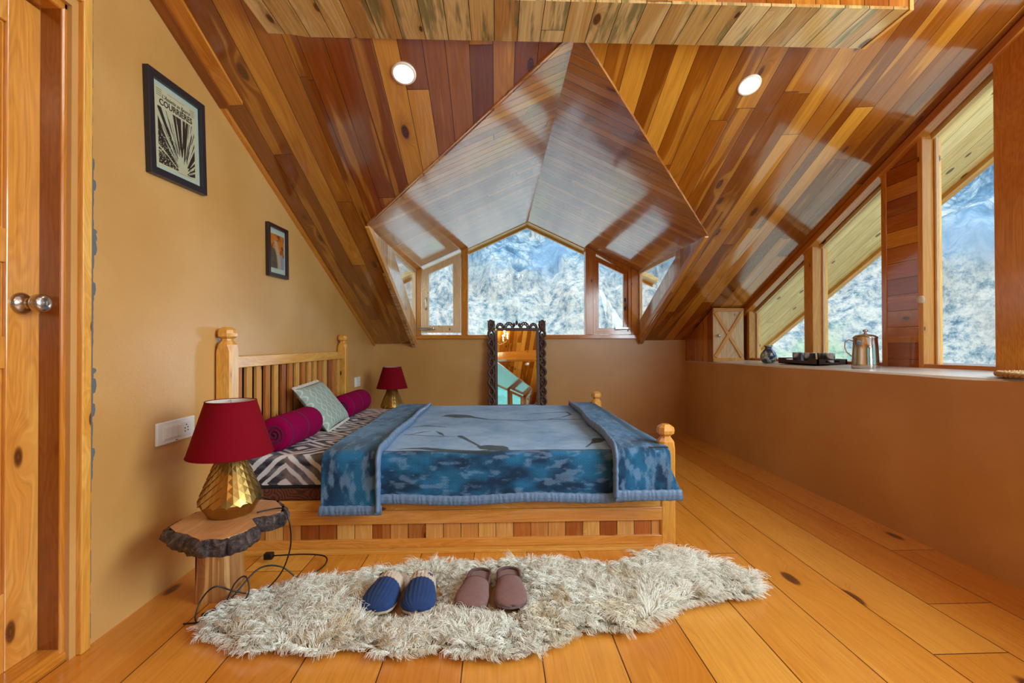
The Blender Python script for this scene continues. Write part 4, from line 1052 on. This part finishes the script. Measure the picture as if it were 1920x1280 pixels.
# downlights in the slope
def downlight(px, py, label, lit=True):
    x, y = px, py; z = cz(x, y)
    t = thing('downlight', (x, y, z-.002), label, 'ceiling light', 'round downlights in the sloping ceiling')
    s = .42+.065*(x-XL)/3.82
    b = MB(); b.lathe([(.047, -.004), (.055, -.006), (.058, 0), (.058, .004), (.047, .004)], 40, (0, 0, 0)); b.f = [f for f in b.f if len(f) == 4]
    q = b.build('rim', M['rimw'], None, smooth=True, fixn=True); q.parent = t
    b = MB(); b.lathe([(0, -.003), (.048, -.0032), (.048, .002)], 40, (0, 0, 0)); q = b.build('lens', M['lens'], None, smooth=True); q.parent = t
    t.rotation_euler = (-math.atan(s)*(1 if y > 0 else -1), 0, 0)
    if not lit: q.data.materials[0] = M['rimw']; return t
    l = bpy.data.lights.new('downlight_beam', 'SPOT'); l.energy = 16; l.color = (1, .86, .66); l.spot_size = 2.4; l.spot_blend = .8; l.shadow_soft_size = .05
    lo = bpy.data.objects.new('downlight_beam', l); COL.objects.link(lo); lo.location = (x, y, z-.03)
downlight(-.438, 2.167, 'lit round downlight in the slope left of the dormer')
downlight(1.305, 2.294, 'lit round downlight in the slope right of the dormer')
downlight(1.305, -2.294, 'unlit round downlight seen only as a pale oval in the mirror', False)

# chandelier behind the camera (seen in the mirror)
CHX, CHY, CHZ = .34, -.75, 2.52
ch = thing('chandelier', (CHX, CHY, CHZ), 'gilt branched chandelier with candle bulbs, reflected at the top of the mirror', 'chandelier')
MB().lathe([(0, .0), (.03, .02), (.05, .06), (.02, .1), (.03, .16), (.015, .22), (.01, .40), (.04, .42), (.05, .46), (0, .46)], 20, (CHX, CHY, CHZ)).build('stem', M['gold'], ch, smooth=True)
for i in range(8):
    a_ = 2*PI*i/8; c_, s_ = math.cos(a_), math.sin(a_)
    MB().tube([(CHX+c_*r, CHY+s_*r, CHZ+h) for r, h in ((.03, .06), (.1, .0), (.18, -.01), (.26, .03), (.3, .08))], .007, 8).lathe([(.0, .08), (.03, .09), (.032, .10), (.01, .1)], 12, (CHX+c_*.3, CHY+s_*.3, CHZ)).build('arm', M['gold'], ch, smooth=True)
    MB().lathe([(.008, .1), (.009, .15), (.016, .17), (.012, .195), (0, .21)], 12, (CHX+c_*.3, CHY+s_*.3, CHZ)).build('candle_bulb', M['bulb'], ch, smooth=True)
for i in range(8):
    a_ = 2*PI*i/8
    l = bpy.data.lights.new('candle_light', 'POINT'); l.energy = 2.6; l.color = (1, .74, .42); l.shadow_soft_size = .02
    lo = bpy.data.objects.new('candle_light', l); COL.objects.link(lo); lo.location = (CHX+.3*math.cos(a_), CHY+.3*math.sin(a_), CHZ+.24)

# ------------------------------------------------------------------ mirror
mr = thing('mirror', (0, 0, 0), 'tall mirror in dark carved openwork wooden frame leaning on the back wall behind the bed', 'mirror')
HW, HH = .32, 1.27; IW0, IW1 = -.215, .215
mpm = lambda u, v, d: (u, -d, v)
MB().box(-.235, .235, -.012, -.008, .1, HH-.095).build('mirror_glass', M['mirror'], mr, fixn=True)
b = MB(); b.ring([(-.245, .09), (.245, .09), (.245, HH-.085), (-.245, HH-.085)], [(-.213, .12), (.213, .12), (.213, HH-.108), (-.213, HH-.108)], mpm, 0, .03)
b.build('inner_frame', M['carve'], mr, bevel=.004)
b = MB(); b.box(-.31, .31, -.0, .004, 0.0, .09)
for s in (-1, 1):
    xa, xb = sorted((s*.236, s*.262)); b.box(s*.30-.012, s*.30+.012, -.018, .0, 0, HH-.12) if False else None
    z = .02; i = 0
    while z < HH-.16:
        L_ = .21; pts = []
        for j in range(13):
            t_ = j/12; pts.append((s*(.283+.03*math.sin(t_*2*PI)*(1 if i % 2 else -1)), -.018, z+L_*t_))
        b.tube(pts, [.009+.009*math.sin(PI*j/12) for j in range(13)], 8)
        pts = [(s*(.283-.028*math.sin(j/12*2*PI)*(1 if i % 2 else -1)), -.014, z+L_*j/12) for j in range(13)]
        b.tube(pts, [.008+.007*abs(math.cos(PI*j/12)) for j in range(13)], 8)
        for q in (.25, .75):
            b.lathe([(0, -.014), (.011, -.009), (.014, .0), (.009, .009), (0, .012)], 10, (s*.283, -.02, z+L_*q), axis='z')
        b.box(min(s*.25, s*.318), max(s*.25, s*.318), -.024, 0, z-.010, z+.0) ; z += L_; i += 1
    b.box(min(s*.243, s*.32), max(s*.243, s*.32), -.022, 0, HH-.105, HH-.005)
    for q in range(6): b.lathe([(.0, -.01), (.011, 0), (.0, .01)], 8, (s*(.255+.0125*q), -.012, HH-.002), axis='z')
    b.box(min(s*.25, s*.305), max(s*.25, s*.305), -.006, .004, 0, HH-.2)
    b.tube([(s*.262, -.012, .0), (s*.262, -.012, HH-.1)], .008, 6)
b.box(-.245, .245, -.02, 0, HH-.100, HH-.078)
b.build('carved_side', M['carve'], mr, smooth=False)
b = MB()
for c_ in (-.125, .03-.0, .155):
    pass
for c_, r_a in ((-.14, .052), (.06+.0, .052)):
    pass
for s in (-1, 1):
    for cx_, rr in ((.085, .05), (.185, .042)):
        for r2 in (rr, rr*.62):
            b.tube([(s*cx_+r2*math.cos(a_), -.01, HH-.078+r2*1.25*math.sin(a_)) for a_ in [PI*i/14 for i in range(15)]], .008, 8)
        for i in range(5):
            a_ = PI*(i+.5)/5; b.lathe([(0, -.01), (.01, 0), (0, .01)], 8, (s*cx_+rr*.8*math.cos(a_), -.01, HH-.078+rr*math.sin(a_)), axis='z')
    b.lathe([(0, -.03), (.016, -.015), (.018, 0), (.01, .016), (0, .022)], 10, (s*.03, -.012, HH-.04), axis='z')
b.lathe([(0, -.03), (.014, -.015), (.016, 0), (.01, .02), (0, .03)], 10, (0, -.012, HH-.02), axis='z')
b.build('carved_crest', M['carve'], mr, smooth=True)
TILT = math.radians(7.2)
mr.location = (.228, D-.032-1.27*math.sin(TILT), .0); mr.rotation_euler = (-TILT, 0, .032)

# ------------------------------------------------------------------ cabinet and things on the ledge
cb = thing('cabinet', (2.29, 4.7, .83), 'small built-in pine cabinet with cross-braced door in the corner of the ledge', 'cabinet')
x0, x1, yf = 2.137, 2.452, 4.42
zb = sill(2.2, 4.5)-.01
q0 = [(x0, yf+.02, zb), (x1, yf+.02, zb), (x1, D, zb), (x0, D, zb)]
MB().hexa(q0, [(x, y, cz(x, y)-.006) for x, y, _ in q0]).build('body', M['redpl'], cb, grain=(0, 0, 1))
zt0, zt1 = 1.358, 1.36
mpc = lambda u, v, d: (u, yf+.02-d, v)
dz0 = zb+.012
dd = MB().box(x0+.003, x1-.004, yf+.006, yf+.02, dz0, zt0); do = dd.build('door', M['palefr'], cb, grain=(0, 0, 1), bevel=.002)
def strip(pts, nm): MB().prism(pts, mpc, .013, .024).build(nm, M['pine'], do, grain=(1, 0, 1) if nm == 'brace' else (1, 0, 0), bevel=.0015)
xa, xb = x0+.003, x1-.004
strip([(xa, dz0), (xb, dz0), (xb, dz0+.035), (xa, dz0+.035)], 'batten'); strip([(xa, zt0-.035), (xb, zt0-.035), (xb, zt0), (xa, zt0)], 'batten')
MB().bar((xa+.018, yf, zt0-.045), (xb-.018, yf, dz0+.045), .032, .011, up=(0, 1, 0)).build('brace', M['pine'], do, grain=(1, 0, -1.5), bevel=.0015)
MB().bar((xb-.018, yf-.001, zt0-.045), (xa+.018, yf-.001, dz0+.045), .032, .011, up=(0, 1, 0)).build('brace', M['pine'], do, grain=(1, 0, 1.5), bevel=.0015)
MB().lathe([(.007, 0), (.007, -.014), (.015, -.018), (.016, -.026), (.01, -.032), (0, -.033)], 20, (x0+.05, yf+.006, 1.085), axis='y').build('knob', M['steel'], do, smooth=True)

# vase
vz = sill(2.3, 3.775)
m, k, p = newmat('glazed_marbled_ceramic'); tc = k.add('ShaderNodeTexCoord').outputs['Object']
a = k.noise(tc, 9, 2, .4, 1.5)
k.l.new(k.ramp(a, [(.34, C4((24, 30, 22))), (.42, C4((60, 92, 60))), (.48, C4((30, 62, 130))), (.52, C4((20, 36, 80))), (.56, C4((196, 206, 200))), (.62, C4((80, 140, 120))), (.7, C4((150, 150, 70)))]), p.inputs['Base Color'])
p.inputs['Roughness'].default_value = .12; p.inputs['Coat Weight'].default_value = 1
vb = MB(); vb.lathe([(.0, 0), (.036, 0), (.052, .016), (.063, .045), (.062, .068), (.052, .092), (.036, .112), (.027, .124), (.026, .134), (.036, .150), (.033, .151), (.022, .136), (.022, .124), (.045, .09), (.05, .05), (0, .02)], 48, (2.30, 3.775, vz))
setp(vb.build('vase', m, smooth=True), 'small round glazed vase in marbled blue, green and white on the ledge beside the cabinet', 'vase')

# tray
tz = sill(2.28, 3.15)+.004
tr = thing('tray', (2.39, 3.37, tz), 'dark wooden serving tray with cut-out handles holding metal cups on the ledge', 'tray')
TX0, TX1, TY0, TY1, TH_ = 2.275, 2.49, 3.15, 3.60, .045
MB().box(TX0, TX1, TY0, TY1, tz, tz+.008).build('tray_bottom', M['traywood'], tr)
def wall_slot(y0, y1, nm):
    mp = lambda u, v, d: (u, y0+d*(y1-y0), v); c_ = (TX0+TX1)/2
    o_, i_ = [], []
    for j in range(24):
        a_ = 2*PI*j/24; ca, sa = math.cos(a_), math.sin(a_)
        i_.append((c_+.05*max(-1, min(1, ca*1.5)), tz+.028+.009*sa)); o_.append((c_+(TX1-TX0)/2*max(-1, min(1, ca*1.42)), tz+TH_/2+TH_/2*max(-1, min(1, sa*1.42))))
    MB().ring(o_, i_, mp, 0, 1).build(nm, M['traywood'], tr)
wall_slot(TY0, TY0+.01, 'tray_end'); wall_slot(TY1-.01, TY1, 'tray_end')
for xx in (TX0, TX1-.01):
    yp = [TY0+(TY1-TY0)*i/24 for i in range(25)]
    prof = [(y, tz+TH_-(.016 if .22 < i/24 < .8 else 0)) for i, y in enumerate(yp)]
    MB().prism([(TY0, tz)]+[(TY1, tz)]+prof[::-1], lambda u, v, d: (xx+d, u, v), 0, .01).build('tray_side', M['traywood'], tr)
# cups
def cup_mesh():
    b = MB(); b.lathe([(0, 0), (.033, 0), (.036, .003), (.04, .078), (.041, .08), (.039, .08), (.034, .006), (0, .005)], 36, (0, 0, 0)); return b
cp = cup_mesh(); c0 = cp.build('metal_cup', M['cupm'], smooth=True)
cl = ['steel cup at the far left end of the tray row', 'second steel cup from the left on the tray, in front of the mullion', 'third steel cup from the left on the tray', 'rightmost steel cup on the tray, nearest the jug']
for i, (x, y) in enumerate(((2.345, 3.46), (2.345, 3.33), (2.40, 3.262), (2.385, 3.17+.02))):
    o = c0 if i == 0 else c0.copy()
    if i: COL.objects.link(o)
    o.location = (x, y, tz+.008); setp(o, cl[i], 'cup', 'steel cups on the tray')

# jug
jz = sill(2.3, 2.775)
jg = thing('jug', (2.31, 2.775, jz), 'tall polished steel lidded jug standing on the ledge in front of the plank column', 'jug')
MB().lathe([(0, 0), (.07, 0), (.073, .004), (.070, .03), (.066, .12), (.062, .185), (.066, .19), (.066, .193), (.06, .194)], 56, (2.31, 2.775, jz)).build('body', M['shiny'], jg, smooth=True)
ld = MB(); ld.lathe([(.063, .192), (.062, .197), (.052, .205), (.03, .213), (.012, .216), (.007, .219), (.007, .226), (.014, .232), (.013, .240), (0, .244)], 48, (2.31, 2.775, jz)); ld.build('lid', M['shiny'], jg, smooth=True)
hd = MB(); dx_, dy_ = -.62, .78
hd.tube([(2.31+dx_*r, 2.775+dy_*r, jz+h) for r, h in ((.064, .17), (.085, .18), (.105, .165), (.108, .13), (.098, .10), (.072, .075))], .006, 8, True, .6); hd.build('handle', M['shiny'], jg, smooth=True)

# woven trivet at the near end of the ledge
tz2 = sill(2.27, 1.8)+.002
tvb = MB(); cxt, cyt = 2.27, 1.80
for i, r in enumerate((.02, .045, .07, .095, .12, .142)):
    n = int(r*2*PI/.006)
    for s in (0, PI):
        tvb.tube([(cxt+(r+.006*math.cos(j*.9+s))*math.cos(2*PI*j/n), cyt+(r+.006*math.cos(j*.9+s))*math.sin(2*PI*j/n), tz2+.013+.006*math.sin(j*.9+s)) for j in range(n+1)], .007, 6, False)
setp(tvb.build('woven_mat', M['trivet'], smooth=True), 'round plaited straw mat lying on the ledge at the right edge', 'mat')

# ------------------------------------------------------------------ sheepskin
RP = [(-1.04, 1.68), (-1.02, 1.58), (-.93, 1.55), (-.82, 1.48), (-.68, 1.50), (-.60, 1.46), (-.46, 1.50), (-.34, 1.44), (-.20, 1.47), (-.05, 1.43), (.05, 1.42), (.16, 1.46), (.30, 1.55), (.38, 1.56), (.47, 1.54), (.56, 1.60), (.68, 1.67), (.82, 1.72), (.96, 1.73), (1.05, 1.76), (1.08, 1.84), (1.03, 1.94), (.97, 2.0), (.88, 2.06), (.81, 2.13), (.74, 2.17), (.68, 2.10), (.60, 2.03), (.46, 2.03), (.33, 2.06), (.18, 2.07), (.07, 2.08), (-.06, 2.04), (-.20, 2.05), (-.33, 2.06), (-.42, 2.03), (-.52, 2.0), (-.62, 1.94), (-.72, 1.95), (-.84, 1.93), (-.93, 1.88), (-.98, 1.78)]
rug = thing('sheepskin_rug', (0, 1.75, 0), 'long-haired cream sheepskin rug spread on the floor along the bed', 'rug')
def inset(poly, d):
    out = []; n = len(poly)
    for i in range(n):
        a_, p_, c_ = Vector(poly[i-1]), Vector(poly[i]), Vector(poly[(i+1) % n]); t_ = (c_-a_).normalized(); nn = Vector((-t_.y, t_.x)); out.append((p_.x+nn.x*d, p_.y+nn.y*d))
    return out
RPi = inset(RP, .035)
MB().prism(RPi, lambda u, v, d: (u, v, d), .001, .014).build('hide', plain('tan_hide', (176, 140, 96), .9), rug)
feet = [(-.40, 1.77, .07, .145), (-.288, 1.77, .07, .145), (-.078, 1.79, .07, .14), (.043, 1.79, .07, .14)]
def wool():
    P = np.array(RPi); n = len(P)
    def inside(x, y):
        c = np.zeros(len(x), bool)
        for i in range(n):
            x1, y1 = P[i-1]; x2, y2 = P[i]
            cond = ((y1 > y) != (y2 > y)) & (x < (x2-x1)*(y-y1)/(y2-y1+1e-12)+x1); c ^= cond
        return c
    NC = 9500
    x = rng.uniform(-1.06, 1.1, NC*4); y = rng.uniform(1.4, 2.2, NC*4); k_ = inside(x, y); x, y = x[k_][:NC], y[k_][:NC]
    # edge locks too
    ex, ey, ed = [], [], []
    Pi = np.array(RPi)
    for i in range(n):
        a_, c_ = Pi[i-1], Pi[i]; L_ = np.hypot(*(c_-a_)); m_ = int(L_/.0065)
        for q in range(m_):
            t_ = rng.random(); ex.append(a_[0]+(c_[0]-a_[0])*t_); ey.append(a_[1]+(c_[1]-a_[1])*t_); ed.append(math.atan2(-(c_[0]-a_[0]), (c_[1]-a_[1])))
    x = np.concatenate([x, ex]); y = np.concatenate([y, ey]); edge = np.zeros(len(x)); edge[-len(ex):] = 1
    # comb direction: noise field inside, outward at the rim
    ang = 2*PI*2.2*vnoise(x*4.5+30, y*4.5+30, 3)-1.5
    ang = ang+rng.normal(0, .75, len(x))
    ang[-len(ex):] = np.array(ed)+rng.normal(0, .35, len(ex))
    right = x > .62; 
    L_ = .042+.026*vnoise(x*9+5, y*9+5, 7)+rng.uniform(-.01, .015, len(x)); L_ = np.where(edge > 0, L_*.95, L_)
    keep = np.ones(len(x), bool)
    for (fx, fy, fa, fb) in feet: 
        q = ((x-fx)/fa)**2+((y-fy)/fb)**2 < 1; keep &= ~q
        q2 = (((x-fx)/(fa+.05))**2+((y-fy)/(fb+.05))**2 < 1); L_ = np.where(q2, L_*.55, L_)
    x, y, ang, L_, edge = x[keep], y[keep], ang[keep], L_[keep], edge[keep]
    nc = len(x); per = 11; ns_ = 6
    X = np.repeat(x, per); Y = np.repeat(y, per); A = np.repeat(ang, per); LL = np.repeat(L_, per)*rng.uniform(.75, 1.1, nc*per)
    cxn, cyn = X.copy(), Y.copy()
    X = X+rng.normal(0, .0055, nc*per); Y = Y+rng.normal(0, .0055, nc*per)
    A2 = A+rng.normal(0, .4, nc*per); lean = np.repeat(rng.uniform(.55, 1.05, nc), per)*np.where(np.repeat(edge, per) > 0, 1.0, 1.0)
    rise = np.repeat(rng.uniform(.35, .75, nc), per); rise = np.where(np.repeat(edge, per) > 0, rise*.35, rise)
    curlp = np.repeat(rng.uniform(0, 2*PI, nc), per); curla = np.repeat(rng.uniform(.005, .011, nc), per); cf = np.repeat(rng.uniform(6, 11, nc), per)
    L_ = np.where(x > .55, L_*1.25, L_); LL = np.where(np.repeat(x > .55, per), LL*1.25, LL); rt = np.repeat(x > .55, per); curla = np.where(rt, curla*.25, curla)
    S_ = len(X); V = np.zeros((S_, ns_+1, 3, 3), np.float32)
    for q in range(ns_+1):
        t = q/ns_
        hx = LL*lean*(t**1.15); hz = LL*rise*np.sin(min(1, t*1.0)*PI*.62)
        cl = .55*t**.8      # locks close towards the tip
        px = X*(1-cl)+cxn*cl+np.cos(A2*(1-cl)+A*cl)*hx+curla*np.cos(curlp+t*cf)*t; py = Y*(1-cl)+cyn*cl+np.sin(A2*(1-cl)+A*cl)*hx+curla*np.sin(curlp+t*cf)*t
        pz = .012+np.maximum(hz+curla*.6*np.sin(curlp+t*cf*.9)*t, .0)
        w_ = .0014*(1-.7*t)
        for j in range(3):
            a_ = 2*PI*j/3; V[:, q, j, 0] = px+w_*math.cos(a_)*np.sin(A); V[:, q, j, 1] = py-w_*math.cos(a_)*np.cos(A); V[:, q, j, 2] = pz+w_*math.sin(a_)
    V[..., 1] -= 1.75
    idx = np.arange(S_*(ns_+1)*3).reshape(S_, ns_+1, 3)
    F = []
    for j in range(3):
        j2 = (j+1) % 3; F.append(np.stack([idx[:, :-1, j], idx[:, :-1, j2], idx[:, 1:, j2], idx[:, 1:, j]], -1).reshape(-1, 4))
    F = np.concatenate(F); me = bpy.data.meshes.new('wool')
    me.vertices.add(S_*(ns_+1)*3); me.vertices.foreach_set('co', V.ravel()); me.loops.add(len(F)*4); me.loops.foreach_set('vertex_index', F.ravel().astype(np.int32))
    me.polygons.add(len(F)); me.polygons.foreach_set('loop_start', np.arange(len(F), dtype=np.int32)*4); me.polygons.foreach_set('loop_total', np.full(len(F), 4, np.int32)); me.polygons.foreach_set('use_smooth', [True]*len(F))
    me.update()
    cr = np.repeat(vnoise(x*11+3, y*11+3, 13), per); tanm = np.clip((cr-.62)*2.2, 0, .7)*np.where(rt, .25, 1)
    tq = np.linspace(0, 1, ns_+1)
    cream, tan, root = [np.array(lin(c)) for c in ((255, 254, 240), (246, 230, 192), (248, 234, 204))]
    c = cream[None, None]*(1-tanm[:, None, None])+tan[None, None]*tanm[:, None, None]
    g = np.clip(1-tq*3.2, 0, 1)[None, :, None]*.45; c = c*(1-g)+root*g; c = np.repeat(c[:, :, None, :], 3, 2).reshape(-1, 3)*np.repeat(rng.uniform(.9, 1.08, S_), (ns_+1)*3)[:, None]
    mm = attrmat('sheep_wool', .7); kw = N(mm); pw = kw.n['Principled BSDF']; tw = kw.add('ShaderNodeBsdfTranslucent'); mw = kw.add('ShaderNodeMixShader'); mw.inputs[0].default_value = .0
    aw = [n_ for n_ in kw.n if n_.type == 'ATTRIBUTE'][0]; kw.l.new(aw.outputs['Color'], tw.inputs[0]); kw.l.new(pw.outputs[0], mw.inputs[1]); kw.l.new(tw.outputs[0], mw.inputs[2])
    kw.l.new(mw.outputs[0], [n_ for n_ in kw.n if n_.type == 'OUTPUT_MATERIAL'][0].inputs[0]); me.materials.append(mm)
    o = bpy.data.objects.new('wool', me); COL.objects.link(o); o.parent = rug; colattr(o, c); setp(o, kind='stuff')
wool()

# slippers -----------------------------------------------------------
def outline(t):           # half width along the length, 0 heel .. 1 toe
    return np.interp(t, [0, .02, .06, .13, .3, .5, .7, .85, .93, .98, 1], [.007, .023, .036, .043, .044, .049, .059, .058, .048, .027, .005])
def slipper(name, loc, rot, L, up, cuff, sole, label, group, open_t=.42, ribs=0, hs=1.0):
    t = thing(name, (0, 0, 0), label, 'slipper', group)
    ts = np.concatenate([np.linspace(0, .1, 9), np.linspace(.12, .88, 20), np.linspace(.9, 1, 12)])
    pl = [(outline(q), -q*L) for q in ts]; poly = [(a_, b_) for a_, b_ in pl]+[(-a_, b_) for a_, b_ in pl[::-1]]
    sc = [(x*1.05, y) for x, y in poly]
    MB().prism(sc, lambda u, v, d: (u, v+L/2, d), 0, .016).build('sole', sole, t, bevel=.003)
    MB().prism([(x*.92, y*.985-.002) for x, y in poly], lambda u, v, d: (u, v+L/2, d), .016, .022).build('insole', M['mauves'] if not ribs else M['beige'], t, bevel=.003)
    def cap(t0, t1, nm, mat, off=0., n=34):
        rows = []
        for i in range(n+1):
            q = t0+(t1-t0)*i/n; w = outline(q)*1.04+off
            h = hs*np.interp(q, [.3, .42, .55, .7, .85, .95, 1], [.066, .066, .062, .054, .042, .026, .008])+off; row = []
            for j in range(49):
                a_ = PI*j/48; rb = 1+(.035*(1 if math.cos(j*PI/2*1.0+.0) > 0 else -.6) if ribs else 0)*math.sin(a_)
                row.append((w*math.cos(a_)*rb, -q*L+L/2-.010*math.sin(a_)*(1 if i == 0 else 0)*0, .012+h*math.sin(a_)**.75*rb))
            rows.append(row)
        b = MB(); b.grid(rows); return b.build(nm, mat, t, smooth=True, solid=.004)
    if cuff:
        cap(open_t, open_t+.17, 'cuff', M['beige'], .002, 10); cap(open_t+.165, 1.0, 'upper', up)
    else: cap(open_t, 1.0, 'upper', up)
    if not cuff:
        q = open_t; w = outline(q)*1.04; h = hs*np.interp(q, [.3, .42, .55, .7, .85, .95, 1], [.066, .066, .062, .054, .042, .026, .008])
        MB().tube([(w*math.cos(PI*j/24), -q*L+L/2, .012+h*math.sin(PI*j/24)**.75) for j in range(25)], .0035, 6).build('opening_trim', M['mauvet'], t, smooth=True)
        hp_ = [(outline(q)*1.0, -q*L+L/2, .026) for q in np.linspace(open_t, .0, 16)]; MB().tube(hp_+[(-a_, b_, c_) for a_, b_, c_ in hp_[::-1]], .006, 8).build('heel_trim', M['mauvet'], t, smooth=True)
    t.location = loc; t.rotation_euler = (0, 0, rot); return t
s1 = slipper('slipper', (-.420, 1.78, .034), -.22, .265, M['navy'], True, M['beige'], 'left one of the two navy ribbed slippers with beige cuff on the sheepskin', 'navy slippers on the sheepskin', ribs=1, open_t=.36)
s2_ = slipper('slipper', (-.291, 1.775, .034), .02, .265, M['navy'], True, M['beige'], 'right one of the two navy ribbed slippers with beige cuff on the sheepskin', 'navy slippers on the sheepskin', ribs=1, open_t=.36)
slipper('slipper', (-.084, 1.79, .034), -.16, .262, M['mauve'], False, M['mauves'], 'left one of the two mauve fleece slippers on the sheepskin', 'mauve slippers on the sheepskin', open_t=.44, hs=.62)
slipper('slipper', (.050, 1.795, .034), .02, .262, M['mauve'], False, M['mauves'], 'right one of the two mauve fleece slippers on the sheepskin', 'mauve slippers on the sheepskin', open_t=.44, hs=.62)
for s_, sg in ((s1, -1), (s2_, 1)):
    mt = Matrix.Translation((sg*.030, .008, .0655)) @ Matrix.Rotation(sg*.55, 4, 'Y') @ Matrix.Rotation(.9, 4, 'X')
    text('m', 'embroidered_letter', M['navyink'], s_, mt, .028, bold=.0008)
    mt = Matrix.Translation((-sg*.004, .012, .0795)) @ Matrix.Rotation(.9, 4, 'X')
    text('ora', 'embroidered_word', M['whiteink'], s_, mt, .016, bold=.0005)
